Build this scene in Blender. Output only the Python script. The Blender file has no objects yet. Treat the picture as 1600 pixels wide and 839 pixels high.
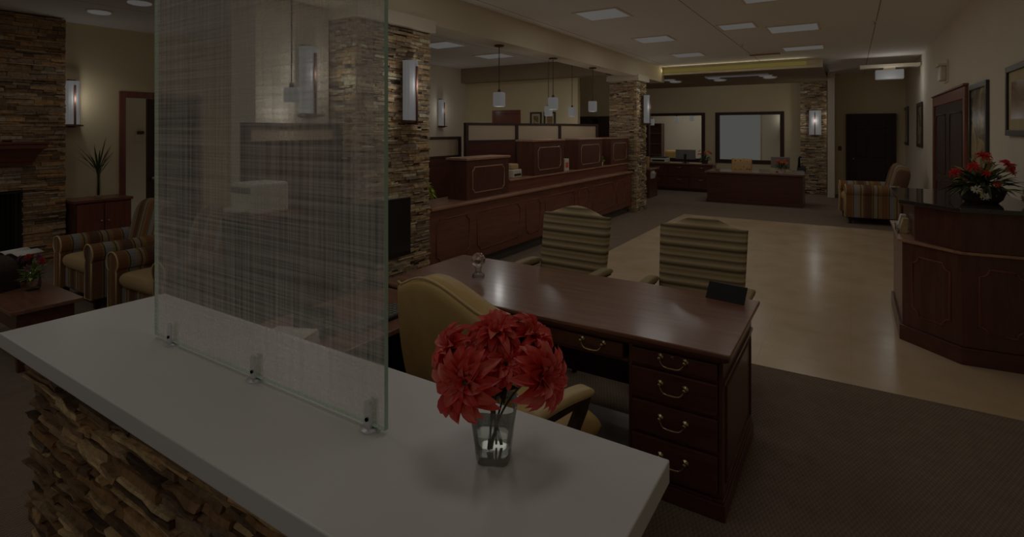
import bpy, bmesh, math, random
from mathutils import Vector, Matrix, noise
S = bpy.context.scene
COL = S.collection
PI = math.pi
R = random.Random(7)

# ------------------------------------------------------------------ camera, world, exposure
cam_data = bpy.data.cameras.new('camera')
cam_data.sensor_fit = 'HORIZONTAL'
cam_data.sensor_width = 36.0
cam_data.lens = 835.0 / 1600.0 * 36.0
cam_data.shift_y = -(419.5 - 203.0) / 1600.0
cam_data.clip_start = 0.05
cam = bpy.data.objects.new('camera', cam_data)
COL.objects.link(cam)
cam.location = (0, 0, 1.75)
cam.rotation_euler = (PI / 2, 0, math.atan(530.0 / 835.0))
S.camera = cam
S.view_settings.view_transform = 'Standard'
S.view_settings.look = 'None'
S.view_settings.gamma = 1.0
S.view_settings.use_curve_mapping = False
S.view_settings.exposure = -3.8          # the photograph is a very dim one: paper white sits near 76/255
world = bpy.data.worlds.new('world')
S.world = world
world.use_nodes = True
wbg = world.node_tree.nodes['Background']
wbg.inputs[0].default_value = (1.0, 0.97, 0.93, 1)
wbg.inputs[1].default_value = 1.0
LAMP = (1.0, 0.98, 0.94)                  # warm lamp light
PANEL_POWER = 27.0

def lamp(name, kind, loc, power, color=LAMP, size=0.5, size_y=None, rot=(0, 0, 0), spread=None, parent=None):
    d = bpy.data.lights.new(name, kind)
    d.energy = power
    d.color = color
    if kind == 'AREA':
        d.size = size
        if size_y:
            d.shape = 'RECTANGLE'
            d.size_y = size_y
        if spread:
            d.spread = spread
    else:
        d.shadow_soft_size = size
    o = bpy.data.objects.new(name, d)
    COL.objects.link(o)
    o.location = loc
    o.rotation_euler = rot
    if parent:
        o.parent = parent
    return o

# ------------------------------------------------------------------ materials
def lin(c):
    c = c / 255.0
    return c / 12.92 if c <= 0.04045 else ((c + 0.055) / 1.055) ** 2.4
def D(r, g, b, k=12.3):
    return tuple(min(0.9, lin(v) * k) for v in (r, g, b)) + (1,)

class NT:
    def __init__(self, name):
        self.m = bpy.data.materials.new(name)
        self.m.use_nodes = True
        self.t = self.m.node_tree
        self.n = self.t.nodes
        self.b = self.n['Principled BSDF']
        self.out = self.n['Material Output']
    def add(self, kind, **kw):
        nd = self.n.new(kind)
        for k, v in kw.items():
            setattr(nd, k, v)
        return nd
    def link(self, a, b):
        self.t.links.new(a, b)
    def coord(self, scale=(1, 1, 1), kind='Object', rot=(0, 0, 0)):
        c = self.add('ShaderNodeTexCoord')
        mp = self.add('ShaderNodeMapping')
        mp.inputs['Scale'].default_value = scale
        mp.inputs['Rotation'].default_value = rot
        self.link(c.outputs[kind], mp.inputs['Vector'])
        return mp.outputs['Vector']
    def noise(self, vec, scale, detail=4, rough=0.55, dist=0.0):
        nd = self.add('ShaderNodeTexNoise')
        nd.inputs['Scale'].default_value = scale
        nd.inputs['Detail'].default_value = detail
        nd.inputs['Roughness'].default_value = rough
        nd.inputs['Distortion'].default_value = dist
        if vec is not None:
            self.link(vec, nd.inputs['Vector'])
        return nd.outputs['Fac']
    def ramp(self, fac, stops, interp='LINEAR'):
        r = self.add('ShaderNodeValToRGB')
        r.color_ramp.interpolation = interp
        el = r.color_ramp.elements
        while len(el) > 1:
            el.remove(el[-1])
        el[0].position = stops[0][0]
        el[0].color = stops[0][1]
        for p, c in stops[1:]:
            e = el.new(p)
            e.color = c
        self.link(fac, r.inputs[0])
        return r.outputs[0]
    def math(self, op, a, b=None):
        nd = self.add('ShaderNodeMath', operation=op)
        for i, v in enumerate((a, b)):
            if v is None:
                continue
            if isinstance(v, (int, float)):
                nd.inputs[i].default_value = v
            else:
                self.link(v, nd.inputs[i])
        return nd.outputs[0]
    def bump(self, h, strength=0.3, dist=0.01):
        nd = self.add('ShaderNodeBump')
        nd.inputs['Strength'].default_value = strength
        nd.inputs['Distance'].default_value = dist
        self.link(h, nd.inputs['Height'])
        self.link(nd.outputs[0], self.b.inputs['Normal'])
    def set(self, **kw):
        for k, v in kw.items():
            self.b.inputs[k.replace('_', ' ')].default_value = v
        return self

def g(v):
    return (v, v, v, 1)
def scale_col(c, k):
    return tuple(min(0.95, x * k) for x in c[:3]) + (1,)

def plain(name, c, rough=0.5, metal=0.0, var=0.08, nscale=6.0, spec=0.5, bump=0.0, coat=0.0):
    t = NT(name)
    v = t.coord()
    f = t.noise(v, nscale)
    t.link(t.ramp(f, [(0.3, scale_col(c, 1 - var)), (0.7, scale_col(c, 1 + var))]), t.b.inputs['Base Color'])
    t.set(Roughness=rough, Metallic=metal, Specular_IOR_Level=spec, Coat_Weight=coat)
    if bump:
        t.bump(t.noise(v, nscale * 40, 2), bump, 0.002)
    return t.m

def wood(name, c, axis=0, rough=0.32, coat=0.25):
    t = NT(name)
    sc = [14, 14, 14]
    sc[axis] = 1.2
    v = t.coord(tuple(sc))
    f = t.noise(v, 1.6, 8, 0.65, 0.6)
    t.link(t.ramp(f, [(0.25, scale_col(c, 0.62)), (0.5, c), (0.78, scale_col(c, 1.35))]), t.b.inputs['Base Color'])
    t.set(Roughness=rough, Coat_Weight=coat, Coat_Roughness=0.15, Specular_IOR_Level=0.4)
    return t.m

def emit(name, c, s=1.0):
    t = NT(name)
    t.set(Base_Color=(0.12, 0.12, 0.12, 1), Roughness=0.6)
    t.b.inputs['Emission Color'].default_value = c
    t.b.inputs['Emission Strength'].default_value = s
    return t.m

M = {}
M['wall'] = plain('painted_wall', (0.80, 0.67, 0.43, 1), 0.85, var=0.03, nscale=1.5, spec=0.2, bump=0.05)
M['wall_pale'] = plain('pale_wall', (0.84, 0.76, 0.62, 1), 0.85, var=0.03, nscale=1.5, spec=0.2, bump=0.05)
M['beam'] = plain('beam_paint', (0.80, 0.71, 0.54, 1), 0.8, var=0.03, nscale=1.5, spec=0.2)
M['cap'] = plain('cap_paint', D(74, 70, 62), 0.6, var=0.02)
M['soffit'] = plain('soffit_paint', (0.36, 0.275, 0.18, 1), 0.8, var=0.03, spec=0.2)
M['wood_x'] = wood('mahogany_along_x', D(26, 12, 9), 0)
M['wood_y'] = wood('mahogany_along_y', D(37, 19, 14), 1)
M['wood_z'] = wood('mahogany_upright', D(27, 13, 9), 2)
M['wood_top'] = wood('polished_mahogany_top', D(43, 27, 20), 0, 0.28, 0.5)
M['wood_dark'] = wood('dark_door_wood', D(15, 8, 6), 2, 0.6, 0.0)
M['wood_trim'] = wood('reddish_trim_wood', D(38, 18, 13), 2, 0.4, 0.15)
M['wood_edge'] = wood('pale_edge_wood', D(56, 40, 30), 1, 0.3, 0.3)  # paler mahogany for ledges, caps and pod mouldings
M['granite'] = plain('black_granite', D(16, 14, 13), 0.06, var=0.6, nscale=160, spec=0.7)
M['black'] = plain('black_plastic', D(9, 8, 7), 0.55, var=0.1, spec=0.25)
M['screen'] = plain('dark_screen', D(12, 11, 10), 0.15, var=0.05)
M['grey_plastic'] = plain('grey_plastic', D(40, 38, 36), 0.5)
M['white_plastic'] = plain('white_plastic', D(70, 68, 62), 0.5)
M['paper'] = plain('white_paper', D(74, 72, 68), 0.8)
M['chrome'] = plain('brushed_chrome', (0.80, 0.80, 0.82, 1), 0.38, 0.75, var=0.02)
M['brass'] = plain('antique_brass', (0.62, 0.50, 0.28, 1), 0.28, 1.0, var=0.1, nscale=40)
M['bronze'] = plain('dark_bronze', D(24, 13, 9), 0.4, 0.3)
M['leather'] = plain('tan_leather', D(70, 57, 33), 0.42, var=0.1, nscale=5, bump=0.12)
M['leather_light'] = plain('tan_leather_piping', D(74, 64, 44), 0.42, var=0.06)
M['beige'] = plain('beige_upholstery', D(64, 53, 36), 0.85, var=0.05, nscale=60, spec=0.2, bump=0.1)
M['lamp_shade'] = emit('lit_lamp_shade', (1.0, 0.98, 0.95, 1), 1.0)
M['panel'] = emit('lit_ceiling_panel', (1.0, 0.97, 0.93, 1), 1.0)
M['cove'] = emit('yellow_cove_strip', (1.0, 0.80, 0.14, 1), 0.95)
M['cool_tube'] = emit('cool_light_tube', (0.75, 0.8, 1.0, 1), 0.75)
M['can'] = emit('lit_can_lens', (1.0, 0.97, 0.92, 1), 0.9)
M['frosted'] = plain('frosted_panel', D(66, 58, 48), 0.5, var=0.04, nscale=3)
M['stem'] = plain('dark_green_stem', D(16, 20, 10), 0.5)
M['leaf'] = plain('green_leaf', D(28, 36, 14), 0.5, var=0.35, nscale=12)
M['leaf_pale'] = plain('pale_green_leaf', D(52, 54, 30), 0.5, var=0.25, nscale=12)
M['leaf_dark'] = plain('dark_green_leaf', D(16, 22, 10), 0.5, var=0.35, nscale=12)
M['lime'] = plain('lime_foliage', D(56, 64, 18), 0.6, var=0.25, nscale=20)
M['red_small'] = plain('small_red_petals', D(72, 14, 12), 0.6, var=0.2, nscale=20)
M['orange'] = plain('orange_petals', D(76, 30, 14), 0.6, var=0.2, nscale=20)
M['cream'] = plain('cream_petals', D(66, 58, 40), 0.6, var=0.2, nscale=20)
M['purple'] = plain('purple_petals', D(40, 18, 30), 0.6, var=0.3, nscale=20)
M['basket'] = plain('dark_basket', D(14, 10, 8), 0.7, var=0.3, nscale=60)
M['water'] = None
M['rubber'] = plain('kick_rubber', D(26, 25, 24), 0.6)

def carpet(name, dark, mid, light, sx, sy):
    t = NT(name)
    v = t.coord((sx, sy, 1))
    sep = t.add('ShaderNodeSeparateXYZ')
    t.link(v, sep.inputs[0])
    n = t.noise(t.coord(), 9, 5, 0.7)
    nf = t.noise(t.coord(), 260, 2, 0.6)
    a = t.math('SINE', t.math('ADD', sep.outputs[0], t.math('MULTIPLY', n, 2.2)))
    b = t.math('SINE', t.math('ADD', sep.outputs[1], t.math('MULTIPLY', n, 1.4)))
    h = t.math('ADD', t.math('MULTIPLY', t.math('MULTIPLY', a, b), 0.12), t.math('ADD', t.math('MULTIPLY', nf, 0.5), t.math('MULTIPLY', n, 0.35)))
    t.link(t.ramp(h, [(0.2, dark), (0.45, mid), (0.75, light)]), t.b.inputs['Base Color'])
    t.set(Roughness=0.95, Specular_IOR_Level=0.1)
    t.bump(h, 0.5, 0.006)
    return t.m
M['carpet'] = carpet('brown_woven_carpet', D(32, 27, 23), D(42, 36, 30), D(52, 46, 39), 300, 130)

def tile_mat():
    t = NT('cream_stone_tile')
    v = t.coord()
    br = t.add('ShaderNodeTexBrick')
    br.offset = 0.0
    br.inputs['Scale'].default_value = 1.0
    br.inputs['Mortar Size'].default_value = 0.002
    br.inputs['Brick Width'].default_value = 0.61
    br.inputs['Row Height'].default_value = 0.61
    br.inputs['Mortar'].default_value = D(66, 57, 46)
    t.link(v, br.inputs['Vector'])
    n = t.noise(v, 2.2, 6, 0.6, 0.4)
    c = t.ramp(n, [(0.3, D(66, 57, 43)), (0.55, D(71, 62, 50)), (0.8, D(74, 65, 54))])
    t.link(c, br.inputs['Color1'])
    t.link(c, br.inputs['Color2'])
    t.link(br.outputs[0], t.b.inputs['Base Color'])
    t.set(Roughness=0.22, Specular_IOR_Level=0.5)
    return t.m
M['tile'] = tile_mat()

def ceiling_mat():
    t = NT('ceiling_board')
    v = t.coord()
    sep = t.add('ShaderNodeSeparateXYZ')
    t.link(v, sep.inputs[0])
    def seam(o, period, off):
        a = t.math('PINGPONG', t.math('ADD', o, off), period / 2)
        return t.math('LESS_THAN', a, 0.006)
    s = seam(sep.outputs[0], 1.97, 1.68 + 1.97 * 4)
    n = t.noise(v, 1.2, 3)
    base = t.ramp(n, [(0.3, (0.92, 0.89, 0.85, 1)), (0.7, (0.94, 0.91, 0.87, 1))])
    mix = t.add('ShaderNodeMix', data_type='RGBA')
    t.link(s, mix.inputs[0])
    t.link(base, mix.inputs[6])
    mix.inputs[7].default_value = D(52, 44, 36)
    t.link(mix.outputs[2], t.b.inputs['Base Color'])
    t.set(Roughness=0.9, Specular_IOR_Level=0.1)
    return t.m
M['ceiling'] = ceiling_mat()

def stone_mat(name, stops):
    t = NT(name)
    geo = t.add('ShaderNodeNewGeometry')
    v = t.coord()
    c1 = t.ramp(geo.outputs['Random Per Island'], stops)
    n = t.noise(v, 26, 6, 0.7, 0.5)
    c2 = t.ramp(n, [(0.25, g(0.45)), (0.5, g(0.95)), (0.8, g(1.5))])
    mix = t.add('ShaderNodeMix', data_type='RGBA', blend_type='MULTIPLY')
    mix.inputs[0].default_value = 1.0
    t.link(c1, mix.inputs[6])
    t.link(c2, mix.inputs[7])
    t.link(mix.outputs[2], t.b.inputs['Base Color'])
    t.set(Roughness=0.85, Specular_IOR_Level=0.25)
    t.bump(t.noise(v, 60, 5, 0.7), 0.6, 0.01)
    return t.m
M['stone'] = stone_mat('stacked_ledgestone', [(0.0, D(36, 31, 26)), (0.2, D(54, 45, 35)), (0.4, D(68, 58, 42)), (0.55, D(48, 44, 40)), (0.7, D(72, 63, 49)), (0.85, D(60, 46, 30)), (1.0, D(80, 75, 64))])
M['stone_brown'] = stone_mat('brown_ledgestone', [(0.0, D(32, 26, 20)), (0.25, D(48, 38, 27)), (0.45, D(60, 46, 30)), (0.6, D(48, 43, 38)), (0.75, D(66, 48, 28)), (1.0, D(62, 56, 47))])
M['stone_near'] = stone_mat('split_face_ledgestone', [(0.0, D(26, 20, 14)), (0.25, D(42, 32, 22)), (0.45, D(52, 38, 23)), (0.6, D(40, 34, 28)), (0.75, D(64, 50, 33)), (0.9, D(76, 66, 48)), (1.0, D(56, 42, 26))])
M['mortar'] = plain('stone_backing', D(20, 15, 11), 0.9)

def stripes(name, axis, period=0.46):
    t = NT(name)
    v = t.coord()
    sep = t.add('ShaderNodeSeparateXYZ')
    t.link(v, sep.inputs[0])
    f = t.math('FRACT', t.math('DIVIDE', t.math('ADD', sep.outputs[axis], 5.0), period))
    rust, beige, grey, dark, gold, black = D(44, 29, 18), D(52, 45, 33), D(47, 46, 46), D(33, 23, 17), D(49, 38, 22), D(17, 17, 12)
    st = [(0, rust), (0.16, gold), (0.19, black), (0.21, grey), (0.33, beige), (0.37, gold), (0.40, black), (0.42, beige), (0.47, rust), (0.52, dark), (0.72, gold), (0.75, black), (0.77, beige), (0.84, grey), (0.87, dark), (0.90, gold)]
    c = t.ramp(f, st, 'CONSTANT')
    n = t.noise(v, 90, 3, 0.6)
    mix = t.add('ShaderNodeMix', data_type='RGBA', blend_type='MULTIPLY')
    mix.inputs[0].default_value = 0.6
    t.link(c, mix.inputs[6])
    t.link(t.ramp(n, [(0.3, g(0.7)), (0.7, g(1.2))]), mix.inputs[7])
    t.link(mix.outputs[2], t.b.inputs['Base Color'])
    t.set(Roughness=0.9, Specular_IOR_Level=0.15)
    return t.m
M['stripe_x'] = stripes('striped_fabric_across', 0)
M['stripe_y'] = stripes('striped_fabric_along', 1)

def guest_fabric():
    t = NT('olive_striped_fabric')
    v = t.coord()
    sep = t.add('ShaderNodeSeparateXYZ')
    t.link(v, sep.inputs[0])
    f = t.math('FRACT', t.math('DIVIDE', t.math('ADD', sep.outputs[2], 5.0), 0.135))
    c = t.ramp(f, [(0, D(60, 53, 40)), (0.16, D(34, 29, 20)), (0.26, D(68, 60, 46)), (0.45, D(52, 45, 31)), (0.55, D(62, 55, 41)), (0.68, D(24, 20, 14)), (0.78, D(48, 41, 28)), (0.9, D(72, 65, 50)), (1.0, D(60, 53, 40))])
    n = t.noise(t.coord((6, 6, 60)), 12, 3, 0.6)
    mix = t.add('ShaderNodeMix', data_type='RGBA', blend_type='MULTIPLY')
    mix.inputs[0].default_value = 0.7
    t.link(c, mix.inputs[6])
    t.link(t.ramp(n, [(0.3, g(0.75)), (0.7, g(1.2))]), mix.inputs[7])
    t.link(mix.outputs[2], t.b.inputs['Base Color'])
    t.set(Roughness=0.9, Specular_IOR_Level=0.15)
    return t.m
M['guest'] = guest_fabric()
M['guest_plain'] = plain('olive_arm_fabric', D(56, 50, 36), 0.85, var=0.1, nscale=30)

def petal_mat():
    t = NT('red_dahlia_petals')
    geo = t.add('ShaderNodeNewGeometry')
    v = t.coord()
    c1 = t.ramp(geo.outputs['Random Per Island'], [(0, (0.84, 0.06, 0.05, 1)), (0.5, (0.95, 0.11, 0.085, 1)), (1.0, (0.97, 0.24, 0.18, 1))])
    t.link(c1, t.b.inputs['Base Color'])
    t.set(Roughness=0.38, Specular_IOR_Level=0.6)
    t.bump(t.noise(t.coord(), 240, 2), 0.3, 0.002)
    tl = t.add('ShaderNodeBsdfTranslucent')
    t.link(c1, tl.inputs[0])
    mx = t.add('ShaderNodeMixShader')
    mx.inputs[0].default_value = 0.10
    t.link(t.b.outputs[0], mx.inputs[1])
    t.link(tl.outputs[0], mx.inputs[2])
    t.link(mx.outputs[0], t.out.inputs[0])
    return t.m
M['petal'] = petal_mat()

def glass(name, tint=(1, 1, 1, 1), gloss=0.06, rough=0.0):
    t = NT(name)
    t.n.remove(t.b)
    tr = t.add('ShaderNodeBsdfTransparent')
    tr.inputs[0].default_value = tint
    gl = t.add('ShaderNodeBsdfGlossy')
    gl.inputs['Roughness'].default_value = rough
    fr = t.add('ShaderNodeFresnel')
    fr.inputs[0].default_value = 1.35
    mx = t.add('ShaderNodeMixShader')
    t.link(t.math('ADD', t.math('MULTIPLY', fr.outputs[0], 0.8 if gloss > 0.07 else 0.3), gloss * 0.3), mx.inputs[0])
    t.link(tr.outputs[0], mx.inputs[1])
    t.link(gl.outputs[0], mx.inputs[2])
    t.link(mx.outputs[0], t.out.inputs[0])
    return t.m
def see_through(name, tint):
    t = NT(name)
    t.n.remove(t.b)
    tr = t.add('ShaderNodeBsdfTransparent')
    tr.inputs[0].default_value = tint
    t.link(tr.outputs[0], t.out.inputs[0])
    return t.m
M['pane'] = see_through('window_glass', (0.98, 0.99, 0.98, 1))
M['pane_back'] = see_through('uncoated_pane_face', (0.99, 0.99, 0.98, 1))
M['clear'] = glass('clear_glass', (0.99, 0.99, 0.98, 1), 0.0)
M['green_edge'] = plain('green_glass_edge', D(58, 70, 62), 0.2, var=0.04)
def real_glass(name, color=(1, 1, 1, 1), ior=1.45):
    t = NT(name)
    t.set(Base_Color=color, Roughness=0.0, IOR=ior, Transmission_Weight=1.0)
    return t.m
M['vase'] = glass('vase_glass', (0.97, 0.98, 0.97, 1), 0.10)
M['water'] = glass('vase_water', (0.95, 0.96, 0.93, 1), 0.05)
M['crystal'] = real_glass('crystal', (0.98, 0.98, 1, 1), 1.5)

def film_mat():
    """white linen pattern printed on one face of the pane"""
    t = NT('woven_pattern_film')
    t.n.remove(t.b)
    def threads(sx, sz, seedoff, lo, hi):
        v = t.coord((sx, 1, sz))
        mp = t.add('ShaderNodeMapping')
        mp.inputs['Location'].default_value = (seedoff, 0, seedoff * 2)
        t.link(v, mp.inputs['Vector'])
        return t.ramp(t.noise(mp.outputs[0], 1.0, 3, 0.7), [(lo, g(0)), (hi, g(1))])
    hz = threads(1.6, 150, 3.1, 0.42, 0.60)
    vt = threads(120, 1.6, 7.7, 0.42, 0.60)
    hz2 = threads(0.7, 60, 13.0, 0.44, 0.58)
    vt2 = threads(50, 0.7, 17.0, 0.44, 0.58)
    s = t.math('ADD', t.math('ADD', t.math('MULTIPLY', hz, 0.33), t.math('MULTIPLY', vt, 0.33)), t.math('ADD', t.math('MULTIPLY', hz2, 0.17), t.math('MULTIPLY', vt2, 0.17)))
    fac = t.math('ADD', t.math('MULTIPLY', s, 0.58), 0.21)
    df = t.add('ShaderNodeBsdfDiffuse')
    df.inputs[0].default_value = (0.91, 0.88, 0.82, 1)
    tl = t.add('ShaderNodeBsdfTranslucent')
    tl.inputs[0].default_value = (0.91, 0.88, 0.82, 1)
    m1 = t.add('ShaderNodeMixShader')
    m1.inputs[0].default_value = 0.4
    t.link(df.outputs[0], m1.inputs[1])
    t.link(tl.outputs[0], m1.inputs[2])
    tr = t.add('ShaderNodeBsdfTransparent')
    tr.inputs[0].default_value = (0.98, 1, 0.99, 1)
    m2 = t.add('ShaderNodeMixShader')
    t.link(fac, m2.inputs[0])
    t.link(tr.outputs[0], m2.inputs[1])
    t.link(m1.outputs[0], m2.inputs[2])
    t.link(m2.outputs[0], t.out.inputs[0])
    return t.m
M['film'] = film_mat()

def art_mat(name, stops, scale=(6, 6, 2), rough=0.25):
    t = NT(name)
    n = t.noise(t.coord(scale), 1.6, 5, 0.6, 1.2)
    t.link(t.ramp(n, stops), t.b.inputs['Base Color'])
    t.set(Roughness=rough)
    return t.m
M['art_tall'] = art_mat('reed_print', [(0.35, D(18, 17, 12)), (0.48, D(40, 34, 22)), (0.56, D(60, 52, 36)), (0.8, D(66, 58, 44))], (1, 9, 1.6))
M['art_brown'] = art_mat('brown_print', [(0.3, D(28, 20, 14)), (0.6, D(52, 40, 28)), (0.8, D(62, 54, 40))], (1, 5, 3))
M['mat_board'] = plain('mat_board', D(62, 56, 42), 0.8)
M['frame_black'] = plain('black_frame', D(13, 11, 10), 0.35)
M['dots'] = None
def dots_mat():
    t = NT('tan_dotted_fabric')
    vo = t.add('ShaderNodeTexVoronoi')
    vo.inputs['Scale'].default_value = 14
    vo.inputs['Randomness'].default_value = 0.35
    t.link(t.coord(), vo.inputs['Vector'])
    t.link(t.ramp(vo.outputs['Distance'], [(0.0, D(30, 20, 12)), (0.3, D(34, 23, 13)), (0.36, D(64, 50, 30)), (1, D(66, 52, 32))]), t.b.inputs['Base Color'])
    t.set(Roughness=0.85)
    return t.m
M['dots'] = dots_mat()
M['counter'] = plain('white_solid_surface', (0.90, 0.88, 0.85, 1), 0.3, var=0.015, nscale=2, spec=0.4)
M['mat_vinyl'] = plain('grey_chair_mat', D(50, 46, 44), 0.35)

# ------------------------------------------------------------------ mesh helper
class MB:
    def __init__(self):
        self.bm = bmesh.new()
    def face(self, vs, mi=0):
        try:
            f = self.bm.faces.new(vs)
            f.material_index = mi
            return f
        except ValueError:
            return None
    def hexa(self, p):
        v = [self.bm.verts.new(q) for q in p]
        for q in ((0, 3, 2, 1), (4, 5, 6, 7), (0, 1, 5, 4), (1, 2, 6, 5), (2, 3, 7, 6), (3, 0, 4, 7)):
            self.face([v[i] for i in q])
        return self
    def box(self, x0, x1, y0, y1, z0, z1):
        return self.hexa([(x0, y0, z0), (x1, y0, z0), (x1, y1, z0), (x0, y1, z0), (x0, y0, z1), (x1, y0, z1), (x1, y1, z1), (x0, y1, z1)])
    def taper(self, c, b0, b1, z0, z1, off=(0, 0)):
        cx, cy = c
        ox, oy = off
        (a, b), (d, e) = b0, b1
        return self.hexa([(cx - a, cy - b, z0), (cx + a, cy - b, z0), (cx + a, cy + b, z0), (cx - a, cy + b, z0),
                          (cx + ox - d, cy + oy - e, z1), (cx + ox + d, cy + oy - e, z1), (cx + ox + d, cy + oy + e, z1), (cx + ox - d, cy + oy + e, z1)])
    def prism(self, pts, z0, z1, fn=None):
        fn = fn or (lambda a, b, h: (a, b, h))
        lo = [self.bm.verts.new(fn(a, b, z0)) for a, b in pts]
        hi = [self.bm.verts.new(fn(a, b, z1)) for a, b in pts]
        n = len(pts)
        self.face(lo[::-1])
        self.face(hi)
        for i in range(n):
            j = (i + 1) % n
            self.face([lo[i], lo[j], hi[j], hi[i]])
        return self
    def lathe(self, prof, c=(0, 0, 0), seg=24, sq=0.0):
        """prof: (radius, z) from bottom to top; sq > 0 squares the section"""
        rings = []
        for r, z in prof:
            ring = []
            for k in range(seg):
                a = 2 * PI * k / seg
                ca, sa = math.cos(a), math.sin(a)
                q = 1.0
                if sq:
                    q = 1.0 / ((abs(ca) ** sq + abs(sa) ** sq) ** (1.0 / sq))
                ring.append(self.bm.verts.new((c[0] + r * q * ca, c[1] + r * q * sa, c[2] + z)))
            rings.append(ring)
        for a, b in zip(rings, rings[1:]):
            for k in range(seg):
                j = (k + 1) % seg
                self.face([a[k], a[j], b[j], b[k]])
        self.face(rings[0][::-1])
        self.face(rings[-1])
        return self
    def tube(self, pts, r, seg=8, closed=False):
        P = [Vector(p) for p in pts]
        n = len(P)
        rs = r if isinstance(r, (list, tuple)) else [r] * n
        rings = []
        up = None
        for i in range(n):
            if closed:
                d = P[(i + 1) % n] - P[i - 1]
            else:
                d = P[min(i + 1, n - 1)] - P[max(i - 1, 0)]
            d.normalize()
            if up is None:
                up = d.orthogonal().normalized()
            else:
                up = up - d * up.dot(d)
                up = up.normalized() if up.length > 1e-6 else d.orthogonal().normalized()
            s = d.cross(up)
            rings.append([self.bm.verts.new(P[i] + (up * math.cos(2 * PI * k / seg) + s * math.sin(2 * PI * k / seg)) * rs[i]) for k in range(seg)])
        pairs = list(zip(rings, rings[1:]))
        if closed:
            pairs.append((rings[-1], rings[0]))
        for a, b in pairs:
            for k in range(seg):
                j = (k + 1) % seg
                self.face([a[k], a[j], b[j], b[k]])
        if not closed:
            self.face(rings[0][::-1])
            self.face(rings[-1])
        return self
    def ball(self, c, r, seg=16, rings=10):
        rx, ry, rz = r if isinstance(r, (list, tuple)) else (r, r, r)
        top = self.bm.verts.new((c[0], c[1], c[2] + rz))
        bot = self.bm.verts.new((c[0], c[1], c[2] - rz))
        rr = []
        for i in range(1, rings):
            t = PI * i / rings
            rr.append([self.bm.verts.new((c[0] + rx * math.sin(t) * math.cos(2 * PI * k / seg), c[1] + ry * math.sin(t) * math.sin(2 * PI * k / seg), c[2] + rz * math.cos(t))) for k in range(seg)])
        for k in range(seg):
            j = (k + 1) % seg
            self.face([top, rr[0][k], rr[0][j]])
            self.face([bot, rr[-1][j], rr[-1][k]])
        for a, b in zip(rr, rr[1:]):
            for k in range(seg):
                j = (k + 1) % seg
                self.face([a[k], b[k], b[j], a[j]])
        return self
    def grid(self, fn, nu, nv):
        vs = [[self.bm.verts.new(fn(i / nu, j / nv)) for j in range(nv + 1)] for i in range(nu + 1)]
        for i in range(nu):
            for j in range(nv):
                self.face([vs[i][j], vs[i + 1][j], vs[i + 1][j + 1], vs[i][j + 1]])
        return self
    def pad(self, fn, t, nu=14, nv=14, pw=8, sh=0.4):
        """closed pillow: fn(u, v) -> (centre point, unit normal), t half thickness"""
        def prof(u, v):
            return ((1 - abs(2 * u - 1) ** pw) * (1 - abs(2 * v - 1) ** pw)) ** sh
        def ss(x):  # denser sampling near the border
            return 0.5 - 0.5 * math.cos(PI * x)
        for sg in (1, -1):
            def q(u, v, sg=sg):
                u, v = ss(u), ss(v)
                p, n = fn(u, v)
                return Vector(p) + Vector(n) * (sg * t * prof(u, v))
            self.grid(q, nu, nv)
        bmesh.ops.remove_doubles(self.bm, verts=self.bm.verts[:], dist=1e-5)
        return self
    def move(self, mat):
        bmesh.ops.transform(self.bm, matrix=mat, verts=self.bm.verts[:])
        return self
    def build(self, name, mat, parent=None, bevel=0.0, smooth=False, seg=2, loc=None, extra=None, fix=True):
        if fix:
            bmesh.ops.recalc_face_normals(self.bm, faces=self.bm.faces[:])
        me = bpy.data.meshes.new(name)
        self.bm.to_mesh(me)
        self.bm.free()
        me.materials.append(mat)
        for m in extra or ():
            me.materials.append(m)
        if smooth:
            for p in me.polygons:
                p.use_smooth = True
        o = bpy.data.objects.new(name, me)
        COL.objects.link(o)
        if parent:
            o.parent = parent
        if loc:
            o.location = loc
        if bevel:
            b = o.modifiers.new('bevel', 'BEVEL')
            b.width = bevel
            b.segments = seg
            b.limit_method = 'ANGLE'
            b.angle_limit = math.radians(35)
        return o

def box(name, mat, x0, x1, y0, y1, z0, z1, parent=None, bevel=0.0, **k):
    return MB().box(x0, x1, y0, y1, z0, z1).build(name, mat, parent, bevel, **k)

def thing(name, label, cat, loc=(0, 0, 0), rz=0.0, group=None):
    o = bpy.data.objects.new(name, None)
    COL.objects.link(o)
    o.location = loc
    o.rotation_euler = (0, 0, rz)
    o.empty_display_size = 0.1
    return tag(o, label, cat, group)
def tag(o, label, cat, group=None):
    o['label'] = label
    o['category'] = cat
    if group:
        o['group'] = group
    return o
def struct(o):
    o['kind'] = 'structure'
    return o
def sroot(name, loc=(0, 0, 0), rz=0.0):
    o = bpy.data.objects.new(name, None)
    COL.objects.link(o)
    o.location = loc
    o.rotation_euler = (0, 0, rz)
    return struct(o)
def copy_tree(o, parent=None):
    c = o.copy()
    COL.objects.link(c)
    if parent:
        c.parent = parent
    for ch in list(o.children):
        copy_tree(ch, c)
    return c

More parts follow.
